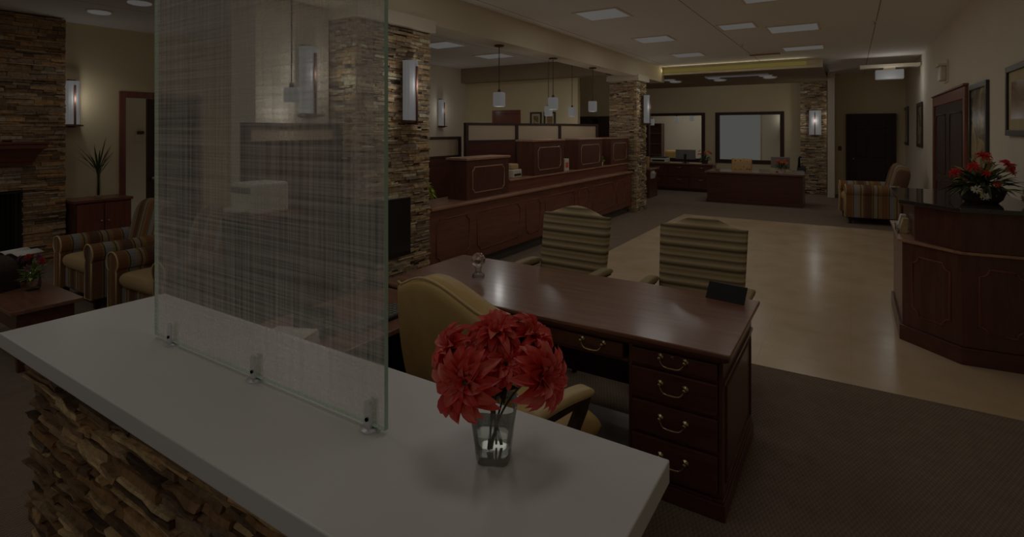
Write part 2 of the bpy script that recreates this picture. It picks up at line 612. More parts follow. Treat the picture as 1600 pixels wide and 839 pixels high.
def stones(mb, o, u, v, n, W, H, hr=(0.016, 0.042), lr=(0.07, 0.24), pr=(0.004, 0.035), rnd=None, jit=0.006, back=0.03):
    """dry-stacked ledgestone over a W x H face at o, directions u (length), v (up), n (out)"""
    rnd = rnd or R
    o, u, v, n = Vector(o), Vector(u), Vector(v), Vector(n)
    z = 0.0
    while z < H - 0.004:
        h = min(rnd.uniform(*hr), H - z)
        if H - z - h < hr[0] * 0.5:
            h = H - z
        x = 0.0
        while x < W - 0.004:
            l = min(rnd.uniform(*lr), W - x)
            if W - x - l < lr[0] * 0.5:
                l = W - x
            d = rnd.uniform(*pr)
            parts = [(z, h, d)]
            if h > hr[0] * 1.5 and rnd.random() < 0.35:
                s = rnd.uniform(0.35, 0.65)
                parts = [(z, h * s, d), (z + h * s, h * (1 - s), rnd.uniform(*pr))]
            for zz, hh, dd in parts:
                g_ = 0.0015
                def P(a, b, c, j=True):
                    ja = rnd.uniform(-jit, jit) if j else 0
                    return o + u * (x + a * l + (g_ if a == 0 else -g_)) + v * (zz + b * hh + (g_ if b == 0 else -g_) + ja * 0.5) + n * (c + (ja if c > 0 else 0))
                dq = max(0.003, dd)
                pts = [P(0, 0, -back, False), P(1, 0, -back, False), P(1, 1, -back, False), P(0, 1, -back, False),
                       P(0, 0, dq), P(1, 0, dq), P(1, 1, dq), P(0, 1, dq)]
                mb.hexa(pts)
            x += l
        z += h
    return mb

def rough_up(mb, cuts=3, amp=0.011):
    """break the straight edges of stones close to the viewer"""
    bmesh.ops.subdivide_edges(mb.bm, edges=mb.bm.edges[:], cuts=cuts, use_grid_fill=True)
    for v in mb.bm.verts:
        a = noise.noise_vector(v.co * 17.0)
        b = noise.noise_vector(v.co * 55.0)
        v.co += Vector((a.x * 0.8 + b.x * 0.3, a.y * 0.9 + b.y * 0.45, a.z * 0.8 + b.z * 0.35)) * amp
def notched(o, u, v, w, h, r, k=5):
    """closed path of a rectangle w x h with scooped corners, lower-left corner at o"""
    o, u, v = Vector(o), Vector(u), Vector(v)
    pts = []
    for cx, cy, a0 in ((w, 0, PI), (w, h, 1.5 * PI), (0, h, 0.0), (0, 0, 0.5 * PI)):
        # scoop centre at the corner, going round counter-clockwise
        for i in range(k + 1):
            a = a0 - (PI / 2) * i / k
            pts.append(o + u * (cx + r * math.cos(a)) + v * (cy + r * math.sin(a)))
    return pts

# ================================================================== SETTING
CZ = 3.25
struct(box('floor', M['carpet'], -9.6, 1.4, -4.0, 21.0, -0.06, 0.0))
# polished tile walk: near strip crossing the room and the lane going back
tl = MB().prism([(-2.95, 4.30), (1.18, 4.36), (1.18, 7.2), (0.62, 11.28), (-2.93, 11.28), (-2.95, 9.8)], -0.02, 0.004)
struct(tl.build('floor_tile', M['tile']))
struct(box('ceiling', M['ceiling'], -9.6, 1.4, -4.0, 21.0, CZ, CZ + 0.1))
struct(box('wall_right', M['wall_pale'], 1.18, 1.3, -3.9, 21.0, 0, CZ))
struct(box('baseboard_right', M['wood_y'], 1.165, 1.18, 6.65, 8.1, 0, 0.12))

# back wall with two office windows
WY = 17.0
bw = MB()
wins = [(-5.62, -3.80, 0.78, 2.26), (-3.46, -1.63, 0.78, 2.26)]
bw.box(-9.6, -5.62, WY, WY + 0.12, 0, CZ)
bw.box(-3.80, -3.46, WY, WY + 0.12, 0, CZ)
bw.box(-1.63, 1.18, WY, WY + 0.12, 0, CZ)
for x0, x1, z0, z1 in wins:
    bw.box(x0, x1, WY, WY + 0.12, 0, z0)
    bw.box(x0, x1, WY, WY + 0.12, z1, CZ)
struct(bw.build('wall_back', M['wall']))
for k, (x0, x1, z0, z1) in enumerate(wins):
    r = sroot('window_%d' % (k + 1), ((x0 + x1) / 2, WY, z0))
    w, h = (x1 - x0) / 2, z1 - z0
    f = MB()
    t_ = 0.085
    f.box(-w - .02, -w + t_, -0.03, 0.14, -0.02, h + .02)
    f.box(w - t_, w + .02, -0.03, 0.14, -0.02, h + .02)
    f.box(-w + t_, w - t_, -0.03, 0.14, h - t_ + .02, h + .02)
    f.box(-w + t_, w - t_, -0.03, 0.14, -0.02, t_)
    f.build('window_frame', M['wood_dark'], r, 0.008)
    box('pane', M['pane'], -w + t_, w - t_, 0.05, 0.058, t_, h - t_ + .02, r)

# office room beyond the windows, its outer wall open to the daylight
ow = MB()
OY = 20.4
ow.box(-9.6, -4.1, OY, OY + 0.1, 0, CZ)
ow.box(-2.65, 1.3, OY, OY + 0.1, 0, CZ)
ow.box(-4.1, -2.65, OY, OY + 0.1, 0, 0.35)
ow.box(-4.1, -2.65, OY, OY + 0.1, 2.7, CZ)
struct(ow.build('wall_office', M['wall_pale']))
ro = sroot('window_3', (-3.375, OY, 0.35))
f = MB()
f.box(-0.725, -0.69, -0.02, 0.1, 0, 2.35)
f.box(0.69, 0.725, -0.02, 0.1, 0, 2.35)
f.box(-0.69, 0.69, -0.02, 0.1, 0, 0.04)
f.box(-0.69, 0.69, -0.02, 0.1, 2.31, 2.35)
f.build('window_frame', M['cap'], ro, 0.004)
box('pane', M['pane'], -0.69, 0.69, 0.04, 0.046, 0.04, 2.31, ro)
lamp('office_light', 'AREA', (-4.6, 18.7, 3.1), 140, LAMP, 1.6)

# pier beside the far door and the short return wall
struct(box('wall_stub', M['wall_pale'], -0.52, -0.36, 16.1, WY, 0, CZ))

# six panel door factory
def six_panel(parent, w, h, mat, y=0.0, th=0.045):
    d = box('door_leaf', mat, -w / 2, w / 2, y, y + th, 0.005, h, parent, 0.004)
    p = MB()
    cw = (w - 0.36) / 2
    for sx in (-1, 1):
        cx = sx * (cw / 2 + 0.06)
        for z0, z1 in ((0.22, 0.86), (1.02, 1.66), (1.76, h - 0.12)):
            p.hexa([(cx - cw / 2, y, z0), (cx + cw / 2, y, z0), (cx + cw / 2, y, z1), (cx - cw / 2, y, z1),
                    (cx - cw / 2 + .03, y - 0.014, z0 + .03), (cx + cw / 2 - .03, y - 0.014, z0 + .03), (cx + cw / 2 - .03, y - 0.014, z1 - .03), (cx - cw / 2 + .03, y - 0.014, z1 - .03)])
    p.build('raised_panels', mat, d, 0.003)
    k = MB().lathe([(0.026, 0), (0.026, 0.008), (0.012, 0.012), (0.012, 0.035), (0.026, 0.045), (0.024, 0.065), (0.01, 0.07)], seg=14)
    k.move(Matrix.Translation((-w / 2 + 0.09, y, 0.98)) @ Matrix.Rotation(PI / 2, 4, 'X'))
    k.build('door_knob', M['brass'], d, smooth=True)
    return d
r = sroot('door_1', (0.43, WY - 0.05, 0))
f = MB()
f.box(-0.55, -0.47, -0.03, 0.05, 0, 2.18)
f.box(0.47, 0.55, -0.03, 0.05, 0, 2.18)
f.box(-0.47, 0.47, -0.03, 0.05, 2.10, 2.18)
f.build('door_frame', M['wood_dark'], r, 0.006)
six_panel(r, 0.93, 2.09, M['wood_dark'])

# wide doorway in the right wall
r = sroot('door_2', (1.18, 9.8, 0))
f = MB()
f.box(-0.035, 0.0, -1.5, -1.36, 0, 2.28)
f.box(-0.035, 0.0, 1.36, 1.5, 0, 2.28)
f.box(-0.035, 0.0, -1.36, 1.36, 2.13, 2.28)
f.box(-0.055, 0.0, -1.53, 1.53, 2.28, 2.31)
f.build('door_frame', M['wood_trim'], r, 0.008)
for s in (-1, 1):
    d = box('door_leaf', M['wood_dark'], -0.012, 0.0, 0.0 if s > 0 else -1.35, 1.35 if s > 0 else 0.0, 0.005, 2.12, r, 0.003)
    p = MB()
    for z0, z1 in ((0.2, 0.95), (1.1, 1.98)):
        a, b = (0.2, 1.2) if s > 0 else (-1.2, -0.2)
        p.tube(notched((-0.012, a, z0), (0, 1, 0), (0, 0, 1), b - a, z1 - z0, 0.05), 0.012, 6, True)
    p.build('panel_moulding', M['wood_dark'], d, smooth=True)

# left wall, with doorway
XL = -9.2
lw = MB()
lw.box(XL - .12, XL, -3.9, 3.64, 0, CZ)
lw.box(XL - .12, XL, 4.72, 8.6, 0, CZ)
lw.box(XL - .12, XL, 3.64, 4.72, 2.25, CZ)
struct(lw.build('wall_left', M['wall']))
struct(box('wall_hall', M['wall_pale'], XL - 1.5, XL - 1.4, 2.0, 6.5, 0, CZ))
r = sroot('door_3', (XL, 4.18, 0))
f = MB()
f.box(-0.13, 0.03, -0.60, -0.52, 0, 2.33)
f.box(-0.13, 0.03, 0.52, 0.60, 0, 2.33)
f.box(-0.13, 0.03, -0.52, 0.52, 2.24, 2.33)
f.build('door_frame', M['wood_trim'], r, 0.006)
d = box('door_leaf', M['wood_dark'], -0.02, 0.02, -0.76, 0, 0.01, 2.23, r, 0.004)
d.location = (-0.06, 0.51, 0)
d.rotation_euler = (0, 0, 0.12)
p = MB()
for z0, z1 in ((0.2, 0.95), (1.1, 2.08)):
    p.tube(notched((0.02, -0.64, z0), (0, 1, 0), (0, 0, 1), 0.52, z1 - z0, 0.02), 0.01, 6, True)
p.build('panel_moulding', M['wood_trim'], d, smooth=True)
k = MB().ball((0.06, -0.69, 1.0), 0.028)
k.build('door_knob', M['brass'], d, smooth=True)
# door further along the left wall, seen through the glass
r = sroot('door_4', (XL, 6.6, 0))
f = MB()
f.box(0, 0.03, -0.55, -0.46, 0, 2.3)
f.box(0, 0.03, 0.46, 0.55, 0, 2.3)
f.box(0, 0.03, -0.46, 0.46, 2.2, 2.3)
f.build('door_frame', M['wood_trim'], r, 0.006)
box('door_leaf', M['wood_dark'], 0, 0.012, -0.45, 0.45, 0.005, 2.19, r, 0.003)

# walls of the teller room
tw = MB()
tw.box(-8.22, -8.1, 7.4, 10.7, 0, CZ)
tw.box(-9.2, -8.22, 8.6, 8.72, 0, CZ)
struct(tw.build('wall_teller', M['wall_pale']))
tw = MB()
tw.box(-8.1, -5.08, 10.7, 10.82, 0, CZ)
struct(tw.build('wall_teller_back', M['wall']))
struct(box('wall_passage', M['wall'], -5.9, -4.5, 12.6, 12.7, 0, CZ))
struct(box('soffit_teller', M['soffit'], -8.1, -4.3, 10.42, 10.7, 2.90, CZ, bevel=0.004))
r = sroot('door_5', (-6.95, 10.7, 0))
f = MB()
f.box(-0.40, -0.33, -0.02, 0, 0, 2.22)
f.box(0.33, 0.40, -0.02, 0, 0, 2.22)
f.box(-0.33, 0.33, -0.02, 0, 2.14, 2.22)
f.build('door_frame', M['wood_trim'], r, 0.005)
box('door_leaf', M['wood_trim'], -0.33, 0.33, -0.012, 0, 0.005, 2.14, r, 0.003)

# long beam over the teller line
b = MB().box(-4.16, -3.82, -3.9, 12.9, 2.89, CZ)
struct(b.build('ceiling_beam', M['beam'], bevel=0.006))
# cross soffit with its lit cove, and the lower ceiling behind it
struct(box('ceiling_lower', M['soffit'], -9.2, -0.52, 12.9, WY, 3.08, 3.12))
sc_ = MB()
sc_.box(-4.16, -0.5, 12.78, 12.9, 3.06, 3.10)
sc_.box(-4.16, -0.5, 12.84, 12.9, 3.10, CZ)
sc_.box(-4.16, -0.5, 12.78, 12.84, 3.225, CZ)
struct(sc_.build('soffit_cove', M['cap']))
cv = box('cove_strip', M['cove'], -4.15, -0.8, 12.815, 12.838, 3.125, 3.20)
lamp('cove_light', 'AREA', (-2.4, 12.72, 3.16), 22, (1.0, 0.88, 0.55), 3.2, 0.06, (-PI / 2, 0, 0))
tag(cv, 'long yellow lit strip in the cove above the far work area', 'light strip')
struct(box('soffit_door', M['cap'], 0.15, 1.16, 13.25, 13.6, 3.03, 3.09, bevel=0.004))

# stone columns
def column(name, x0, x1, y0, y1, z1, faces, cap=True):
    r = sroot(name, (0, 0, 0))
    box('core', M['mortar'], x0 + .02, x1 - .02, y0 + .02, y1 - .02, 0, z1, r)
    mb = MB()
    rr = random.Random(sum(map(ord, name)))
    if 'east' in faces:
        stones(mb, (x1 - .025, y0, 0), (0, 1, 0), (0, 0, 1), (1, 0, 0), y1 - y0, z1, rnd=rr)
    if 'south' in faces:
        stones(mb, (x0, y0 + .025, 0), (1, 0, 0), (0, 0, 1), (0, -1, 0), x1 - x0, z1, rnd=rr)
    mb.build('stacked_stone', M['stone'], r)
    if cap:
        box('capital', M['cap'], x0 - .05, x1 + .055, y0 - .04, y1 + .04, z1, z1 + .13, r, 0.006)
    return r
column('column_1', -4.60, -3.86, 3.40, 4.42, 2.80, ('east', 'south'))
column('column_2', -4.46, -3.84, 10.98, 11.62, 2.80, ('east', 'south'))
column('column_3', -1.19, -0.56, 16.78, 17.0, 3.08, ('south',), False)
struct(box('wall_pier', M['wall_pale'], -4.56, -4.2, 2.62, 3.36, 0, CZ))

# stone chimney breast on the left wall
fr = thing('fireplace', 'stacked stone fireplace with dark wood mantel by the left wall', 'fireplace', (-8.92, 1.8, 0))
core = MB()
core.box(-0.27, -0.03, 0.62, 1.03, 0, CZ - .01)
core.box(-0.27, -0.03, -1.5, -0.62, 0, CZ - .01)
core.box(-0.27, -0.03, -0.62, 0.62, 0.98, CZ - .01)
core.box(-0.27, -0.03, -0.62, 0.62, 0, 0.18)
core.build('chimney_core', M['mortar'], fr)
mb = MB()
rr = random.Random(21)
kw = dict(hr=(0.02, 0.06), lr=(0.08, 0.32), pr=(0.004, 0.04), rnd=rr)
stones(mb, (-0.03, 0.60, 0), (0, 1, 0), (0, 0, 1), (1, 0, 0), 0.455, 0.98, **kw)
stones(mb, (-0.03, -1.5, 0), (0, 1, 0), (0, 0, 1), (1, 0, 0), 0.9, 0.98, **kw)
stones(mb, (-0.03, -0.6, 0), (0, 1, 0), (0, 0, 1), (1, 0, 0), 1.2, 0.18, **kw)
stones(mb, (-0.03, -1.5, 0.98), (0, 1, 0), (0, 0, 1), (1, 0, 0), 2.555, CZ - 1.0, **kw)
mb.build('stacked_stone', M['stone_brown'], fr)
fb = MB()
fb.box(-0.26, -0.24, -0.6, 0.6, 0.18, 0.98)
fb.build('firebox', M['black'], fr)
sc2 = MB()
for k in range(25):
    y = -0.56 + k * 0.0467
    sc2.box(-0.012, -0.006, y - .002, y + .002, 0.2, 0.96)
for z in (0.2, 0.96):
    sc2.box(-0.02, 0.0, -0.6, 0.6, z - .015, z + .015)
for y in (-0.6, 0, 0.6):
    sc2.box(-0.02, 0.0, y - .012, y + .012, 0.2, 0.96)
sc2.build('fire_screen', M['black'], fr)
mt = MB()
prof = [(0.0, 1.30), (0.05, 1.30), (0.06, 1.335), (0.09, 1.36), (0.10, 1.40), (0.15, 1.46), (0.19, 1.50), (0.24, 1.52), (0.24, 1.565), (0.26, 1.575), (0.26, 1.60), (0.0, 1.60)]
lo = []
for sgn, yy in ((-1, -0.66), (1, 0.66)):
    lo.append([mt.bm.verts.new((x, yy + sgn * x * 0.55, z)) for x, z in prof])
for i in range(len(prof)):
    j = (i + 1) % len(prof)
    mt.face([lo[0][i], lo[0][j], lo[1][j], lo[1][i]])
mt.face(lo[0])
mt.face(lo[1][::-1])
mt.build('mantel', M['wood_y'], fr)

# ================================================================== CEILING LIGHTS
def ceiling_panel(x, y, label, group, w=0.6, d=0.6, power=PANEL_POWER):
    t = thing('ceiling_light', label, 'ceiling light', (x, y, CZ), 0, group)
    f = MB()
    hw, hd = w / 2, d / 2
    e = 0.025
    f.box(-hw, hw, -hd, -hd + e, -0.012, 0)
    f.box(-hw, hw, hd - e, hd, -0.012, 0)
    f.box(-hw, -hw + e, -hd + e, hd - e, -0.012, 0)
    f.box(hw - e, hw, -hd + e, hd - e, -0.012, 0)
    f.build('light_frame', M['cap'], t)
    box('diffuser', M['panel'], -hw + e, hw - e, -hd + e, hd - e, -0.006, -0.001, t)
    lamp('panel_light', 'AREA', (0, 0, -0.02), power, LAMP, w - .06, d - .06, parent=t)
    return t
GP = 'square light panels in the lobby ceiling'
ceiling_panel(-2.72, 6.48, 'lit square ceiling panel nearest the beam corner, largest in view', GP)
ceiling_panel(-2.75, 8.72, 'lit square ceiling panel, second along the row beside the beam', GP)
ceiling_panel(-2.75, 10.9, 'lit square ceiling panel, third and farthest of the row beside the beam', GP)
ceiling_panel(-1.39, 8.26, 'narrow lit ceiling panel left of the seam in the middle of the lobby', GP, 0.5, 0.48, 8)
ceiling_panel(-0.72, 8.86, 'wide lit ceiling panel right of the middle seam', GP, 0.68, 0.62)
ceiling_panel(-0.74, 11.1, 'far lit ceiling panel on the right above the tile lane', GP, 0.68, 0.55)
ceiling_panel(-0.74, 6.55, 'lit ceiling panel cut by the top edge of the picture', GP, 0.66, 0.6)
for x, y, lb in ((-6.1, 7.3, 'lit ceiling panel in the teller room beside the stone column'), (-6.1, 8.95, 'lit ceiling panel in the teller room before the dark soffit')):
    ceiling_panel(x, y, lb, 'light panels in the teller room ceiling', 0.7, 0.6, 26)
for x, y, lb in ((-7.4, 0.4, 'unseen ceiling panel added for light near the fireplace, above the frame'), (-0.6, 1.2, 'unseen ceiling panel added for light over the near half wall, above the frame'), (-2.7, 1.2, 'unseen ceiling panel added for light over the patterned glass, above the frame'), (-0.6, 3.8, 'unseen ceiling panel added for light over the desk, above the frame'), (-2.7, 3.8, 'unseen ceiling panel added for light over the guest chairs, above the frame'), (-0.6, -1.4, 'unseen ceiling panel added for light behind the viewer on the right'), (-2.7, -1.4, 'unseen ceiling panel added for light behind the viewer on the left'), (-5.6, 0.4, 'unseen ceiling panel added for light over the coffee table, above the frame')):  # unseen panels, added to light the near part of the room
    ceiling_panel(x, y, lb, GP, power=PANEL_POWER * (0.72 if x > -4 else 1.2))
av = thing('air_vent', 'yellowish air vent in the ceiling before the far soffit', 'vent', (-1.44, 11.56, CZ))
f = MB()
f.box(-0.31, 0.31, -0.15, -0.12, -0.014, 0)
f.box(-0.31, 0.31, 0.12, 0.15, -0.014, 0)
f.box(-0.31, -0.28, -0.12, 0.12, -0.014, 0)
f.box(0.28, 0.31, -0.12, 0.12, -0.014, 0)
f.build('vent_frame', M['cap'], av)
f = MB()
for k in range(7):
    y = -0.10 + k * 0.033
    f.hexa([(-0.28, y, -0.010), (0.28, y, -0.010), (0.28, y + .006, -0.010), (-0.28, y + .006, -0.010), (-0.28, y + .016, -0.002), (0.28, y + .016, -0.002), (0.28, y + .022, -0.002), (-0.28, y + .022, -0.002)])
f.build('vent_slats', M['beige'], av)
for x, y, lb in ((-0.62, 6.05, 'small sprinkler head near the top edge of the ceiling'), (0.27, 8.9, 'small sprinkler head by the right hand ceiling seam'), (-1.62, 10.1, 'small sprinkler head between the far ceiling panels')):
    t = thing('sprinkler', lb, 'sprinkler', (x, y, CZ))
    MB().lathe([(0.03, -0.012), (0.035, -0.004), (0.035, 0)], seg=14).build('escutcheon', M['cap'], t, smooth=False)
    MB().lathe([(0.018, -0.05), (0.018, -0.045), (0.006, -0.044), (0.008, -0.012)], seg=10).build('sprinkler_head', M['brass'], t)
def can_light(x, y, z, r, label, group, power=0, tilt=0.0):
    t = thing('downlight', label, 'downlight', (x, y, z), 0, group)
    n = 24
    MB().lathe([(r * 1.0, -0.014), (r * 1.0, -0.002), (r * 1.0, 0)], seg=n).build('trim_ring', M['cap'], t)
    MB().lathe([(r * 0.70, -0.034), (r * 0.86, -0.026), (r * 0.86, -0.013)], seg=n).build('lens', M['can'], t)
    if power:
        lamp('can_light', 'SPOT', (0, 0, -0.05), power, LAMP, 0.06, rot=(tilt, 0, 0), parent=t).data.spot_size = 2.3
for x, y, lb in ((-8.0, 2.9, 'round downlight in the ceiling beside the stone fireplace'), (-7.02, 2.94, 'round downlight in the ceiling beside the glass edge')):
    can_light(x, y, CZ, 0.14, lb, 'round downlights by the fireplace', 25)
for x, y, lb in ((-4.05, 14.1, 'small can light left of the first pair over the far credenza'), (-4.06, 14.75, 'small can light right of the first pair over the far credenza'),
                 (-2.95, 14.2, 'small can light left of the middle pair over the far desk'), (-2.93, 14.9, 'small can light right of the middle pair over the far desk'),
                 (-1.75, 14.2, 'small can light left of the pair nearest the far stone column'), (-1.72, 14.8, 'small can light right of the pair nearest the far stone column')):
    can_light(x, y, 3.08, 0.17, lb, 'paired can lights over the far work area', 30, 0.7)
tb = thing('strip_light', 'bluish tube light on the lower ceiling over the far desk', 'strip light', (-2.35, 13.75, 3.08))
box('tube_housing', M['cap'], -0.72, 0.72, -0.06, 0.06, -0.03, 0, tb, 0.004)
box('tube', M['cool_tube'], -0.70, 0.70, -0.045, 0.045, -0.05, -0.03, tb, 0.01)
lamp('tube_light', 'AREA', (0, 0, -0.06), 40, (0.95, 0.96, 1.0), 1.3, 0.1, parent=tb)
bl = thing('hanging_light', 'boxy white light hanging under the ledge near the far door', 'light', (0.66, 13.4, 3.03))
box('light_box', M['panel'], -0.24, 0.24, -0.10, 0.10, -0.24, -0.05, bl, 0.015)
box('mount', M['cap'], -0.10, 0.10, -0.06, 0.06, -0.05, 0.0, bl)
lamp('box_light', 'POINT', (0, -0.3, -0.3), 26, LAMP, 0.08, parent=bl)

# ------------------------------------------------------------------ sconces and pendants
def sconce(x, y, z, label, rz=0.0, h=0.6, power=9, ws=1.0):
    power *= 1.8
    """local +x points away from the wall"""
    t = thing('wall_sconce', label, 'wall lamp', (x, y, z), rz, None)
    pts = [(0.0, -0.085 * ws)] + [(0.10 * math.sin(PI * i / 8) , -0.085 * ws * math.cos(PI * i / 8)) for i in range(1, 8)] + [(0.0, 0.085 * ws)]
    MB().prism([(a + 0.03, b) for a, b in pts], -h / 2, h / 2).build('lamp_shade', M['lamp_shade'], t, smooth=False)
    f = MB()
    f.box(0.0, 0.03, -0.05, 0.05, -h / 2 - .04, h / 2 + .02)
    f.build('back_plate', M['bronze'], t, 0.003)
    f = MB()
    f.box(0.135, 0.15, -0.012, 0.012, -h / 2 - .03, h / 2 - .06)
    f.box(0.02, 0.15, -0.012, 0.012, -h / 2 - .045, -h / 2 - .02)
    f.box(0.02, 0.14, -0.10, 0.10, -h / 2 - .03, -h / 2 - .008)
    f.build('bracket', M['bronze'], t, 0.003)
    lamp('sconce_light', 'POINT', (0.22, 0, 0.05), power, LAMP, 0.05, parent=t)
    return t
sconce(-3.825, 4.02, 2.15, 'tall lit wall sconce on the near stone column')
sconce(-3.805, 11.33, 2.20, 'lit wall sconce on the far end stone column past the tellers', power=7)
sconce(-0.83, 16.73, 1.95, 'glowing wall sconce on the stone strip beside the far door', -PI / 2, 0.66, 12, 1.7)
sconce(-9.2, 3.0, 2.13, 'lit wall sconce on the tan wall beside the fireplace', power=8)
sconce(-4.2, 3.10, 2.20, 'lit wall sconce on the pale pier behind the patterned glass', power=5)
sconce(-8.1, 9.62, 2.15, 'lit wall sconce on the teller room wall seen through the patterned glass', power=5)

def pendant(x, y, ztop, zs, label, group='square shaded pendants over the tellers', power=20, w=0.066, h=0.19):
    t = thing('pendant_lamp', label, 'pendant lamp', (x, y, ztop), 0, group)
    MB().lathe([(0.06, -0.02), (0.07, -0.01), (0.07, 0)], seg=16).build('ceiling_canopy', M['bronze'], t)
    L = ztop - zs - h / 2
    MB().tube([(0, 0, -0.01), (0, 0, -L + 0.02)], 0.006, 8).build('rod', M['bronze'], t)
    MB().lathe([(0.02, -L), (0.02, -L + .03), (0.012, -L + .04)], seg=12).build('socket', M['bronze'], t)
    MB().lathe([(w * .92, -L - h), (w, -L - h + .012), (w, -L - .012), (w * .92, -L)], seg=24, sq=6).build('lamp_shade', M['lamp_shade'], t, 0)
    if power:
        lamp('pendant_light', 'POINT', (0, 0, -L - h - .1), power, LAMP, 0.05, parent=t)
    return t
pendant(-4.0, 5.98, 2.89, 2.16, 'pendant lamp with square glass shade hanging nearest of the teller row')
pendant(-4.0, 7.52, 2.89, 2.17, 'pendant lamp second along the teller row, before the framed pictures')
pendant(-4.0, 9.06, 2.89, 2.18, 'pendant lamp third along the teller row, nearest the far column')
pendant(-5.30, 5.75, CZ, 2.32, 'pendant lamp half hidden behind the near stone column', power=12)
pendant(-5.05, 9.3, CZ, 2.12, 'pendant lamp behind the second one of the teller row', power=12)
pendant(-4.85, 9.95, CZ, 2.12, 'pendant lamp beside the third one, deeper in the teller room', power=18)
pendant(-4.0, 2.82, CZ, 2.045, 'pendant lamp seen dimly through the patterned glass', power=6, w=0.05, h=0.125)

# ================================================================== FURNITURE, NEAR
# --- stone faced half wall with its white top (the nearest thing)
hw_ = thing('half_wall', 'white topped half wall faced with brown ledgestone, nearest the viewer', 'counter', (-1.405, 0.87, 0))
box('countertop', M['counter'], -1.08, 1.08, -0.262, 0.268, 1.0, 1.05, hw_, 0.004, seg=3)
box('wall_core', M['mortar'], -0.98, 0.98, -0.18, 0.20, 0, 1.0, hw_)
mb = MB()
rr = random.Random(5)
kw = dict(hr=(0.010, 0.034), lr=(0.06, 0.34), pr=(0.004, 0.036), rnd=rr, jit=0.006)
stones(mb, (-1.0, -0.18, 0), (1, 0, 0), (0, 0, 1), (0, -1, 0), 2.0, 0.999, **kw)
stones(mb, (-0.98, 0.20, 0), (0, -1, 0), (0, 0, 1), (-1, 0, 0), 0.38, 0.999, **kw)
stones(mb, (0.98, -0.18, 0), (0, 1, 0), (0, 0, 1), (1, 0, 0), 0.38, 0.999, **kw)
rough_up(mb)
mb.build('stacked_stone', M['stone_near'], hw_)
box('back_panel', M['wood_x'], -0.98, 0.98, 0.20, 0.215, 0, 1.0, hw_)

# --- patterned glass partition on three chrome clamps
gp = thing('glass_partition', 'tall glass partition with woven white pattern standing on the white counter', 'glass panel', (-1.44, 0.88, 1.05))
mb = MB().box(-0.54, 0.54, -0.006, 0.006, 0.012, 1.28)
o = mb.build('glass_pane', M['film'], gp, extra=[M['pane_back'], M['green_edge']])
for p in o.data.polygons:
    p.material_index = 0 if p.normal.y < -0.5 else (1 if p.normal.y > 0.5 else 2)
for x in (-0.43, 0.034, 0.491):
    c = MB()
    c.lathe([(0.026, 0.0), (0.026, 0.005), (0.018, 0.008)], (x, 0, 0), 24)
    for s in (-1, 1):
        c.box(x - 0.010, x + 0.010, s * 0.0065, s * 0.0135, 0.006, 0.062)
        c.prism([(x + 0.010 * math.cos(PI * i / 8), 0.062 + 0.010 * math.sin(PI * i / 8)) for i in range(9)], s * 0.0065, s * 0.0135, lambda a, b_, h: (a, h, b_))
    cl = c.build('clamp', M['chrome'], gp)
    sc = MB()
    for s in (-1, 1):
        sc.lathe([(0.0045, 0), (0.0045, 0.003)], seg=10)
    sc.move(Matrix.Translation((x, -0.0135, 0.028)) @ Matrix.Rotation(PI / 2, 4, 'X'))
    sc.build('clamp_screw', M['black'], cl)

# --- dahlias in a glass vase
VX, VY, VZ = -0.645, 0.945, 1.05
vz = thing('vase', 'clear square flared glass vase with water on the white counter', 'vase', (VX, VY, VZ), 0.45)
wall_ = [(0.044, 0.0), (0.047, 0.01), (0.052, 0.06), (0.058, 0.11), (0.066, 0.165), (0.063, 0.165), (0.0555, 0.11), (0.0495, 0.06), (0.044, 0.022), (0.0, 0.018)]
mb = MB()
mb.lathe([(max(r, 0.001), z) for r, z in [(r * .76, z * .72) for r, z in wall_]], seg=40, sq=5)
mb.build('glass_body', M['vase'], vz, smooth=True)
MB().lathe([(0.0312, 0.0168), (0.0366, 0.043), (0.0395, 0.062)], seg=40, sq=5).build('water', M['water'], vz, smooth=False)

def dahlia_head(parent, c, nrm, rad, seed, mat, layers=((11, 1.0, -0.05), (11, 0.98, 0.18), (10, 0.88, 0.45), (9, 0.70, 0.75), (7, 0.48, 1.02), (5, 0.28, 1.3))):
    rnd = random.Random(seed)
    mb = MB()
    for n, l, elev in layers:
        a0 = rnd.uniform(0, 6.28)
        for k in range(n):
            a = a0 + 2 * PI * k / n + rnd.uniform(-.12, .12)
            L = rad * l * rnd.uniform(0.88, 1.08)
            W = rad * (0.205 if l > .5 else 0.12) * rnd.uniform(0.85, 1.1)
            e = elev + rnd.uniform(-.14, .14) - 0.12
            curl = rnd.uniform(0.15, 0.5)
            ca, sa = math.cos(a), math.sin(a)
            def fn(u, v, L=L, W=W, e=e, ca=ca, sa=sa, curl=curl):
                w = W * (math.sin(PI * min(1, v ** 1.15 * 0.93 + 0.07)) ** 0.62) * (1.0 if v < 1 else 0.02)
                s = (u - 0.5) * 2
                r = L * v
                ang = e - curl * v * 0.7 + 0.25 * math.sin(PI * v)
                x = r * math.cos(ang) + 0.004
                z = r * math.sin(ang) + abs(s) ** 1.5 * w * 0.72
                y = s * w * (0.95 - 0.12 * abs(s))
                return (x * ca - y * sa, x * sa + y * ca, z + rad * 0.05)
            mb.grid(fn, 4, 7)
    q = Vector(nrm).normalized().to_track_quat('Z', 'Y').to_matrix().to_4x4()
    mb.move(Matrix.Translation(c) @ q)
    return mb.build('bloom', mat, parent, smooth=True, fix=False)
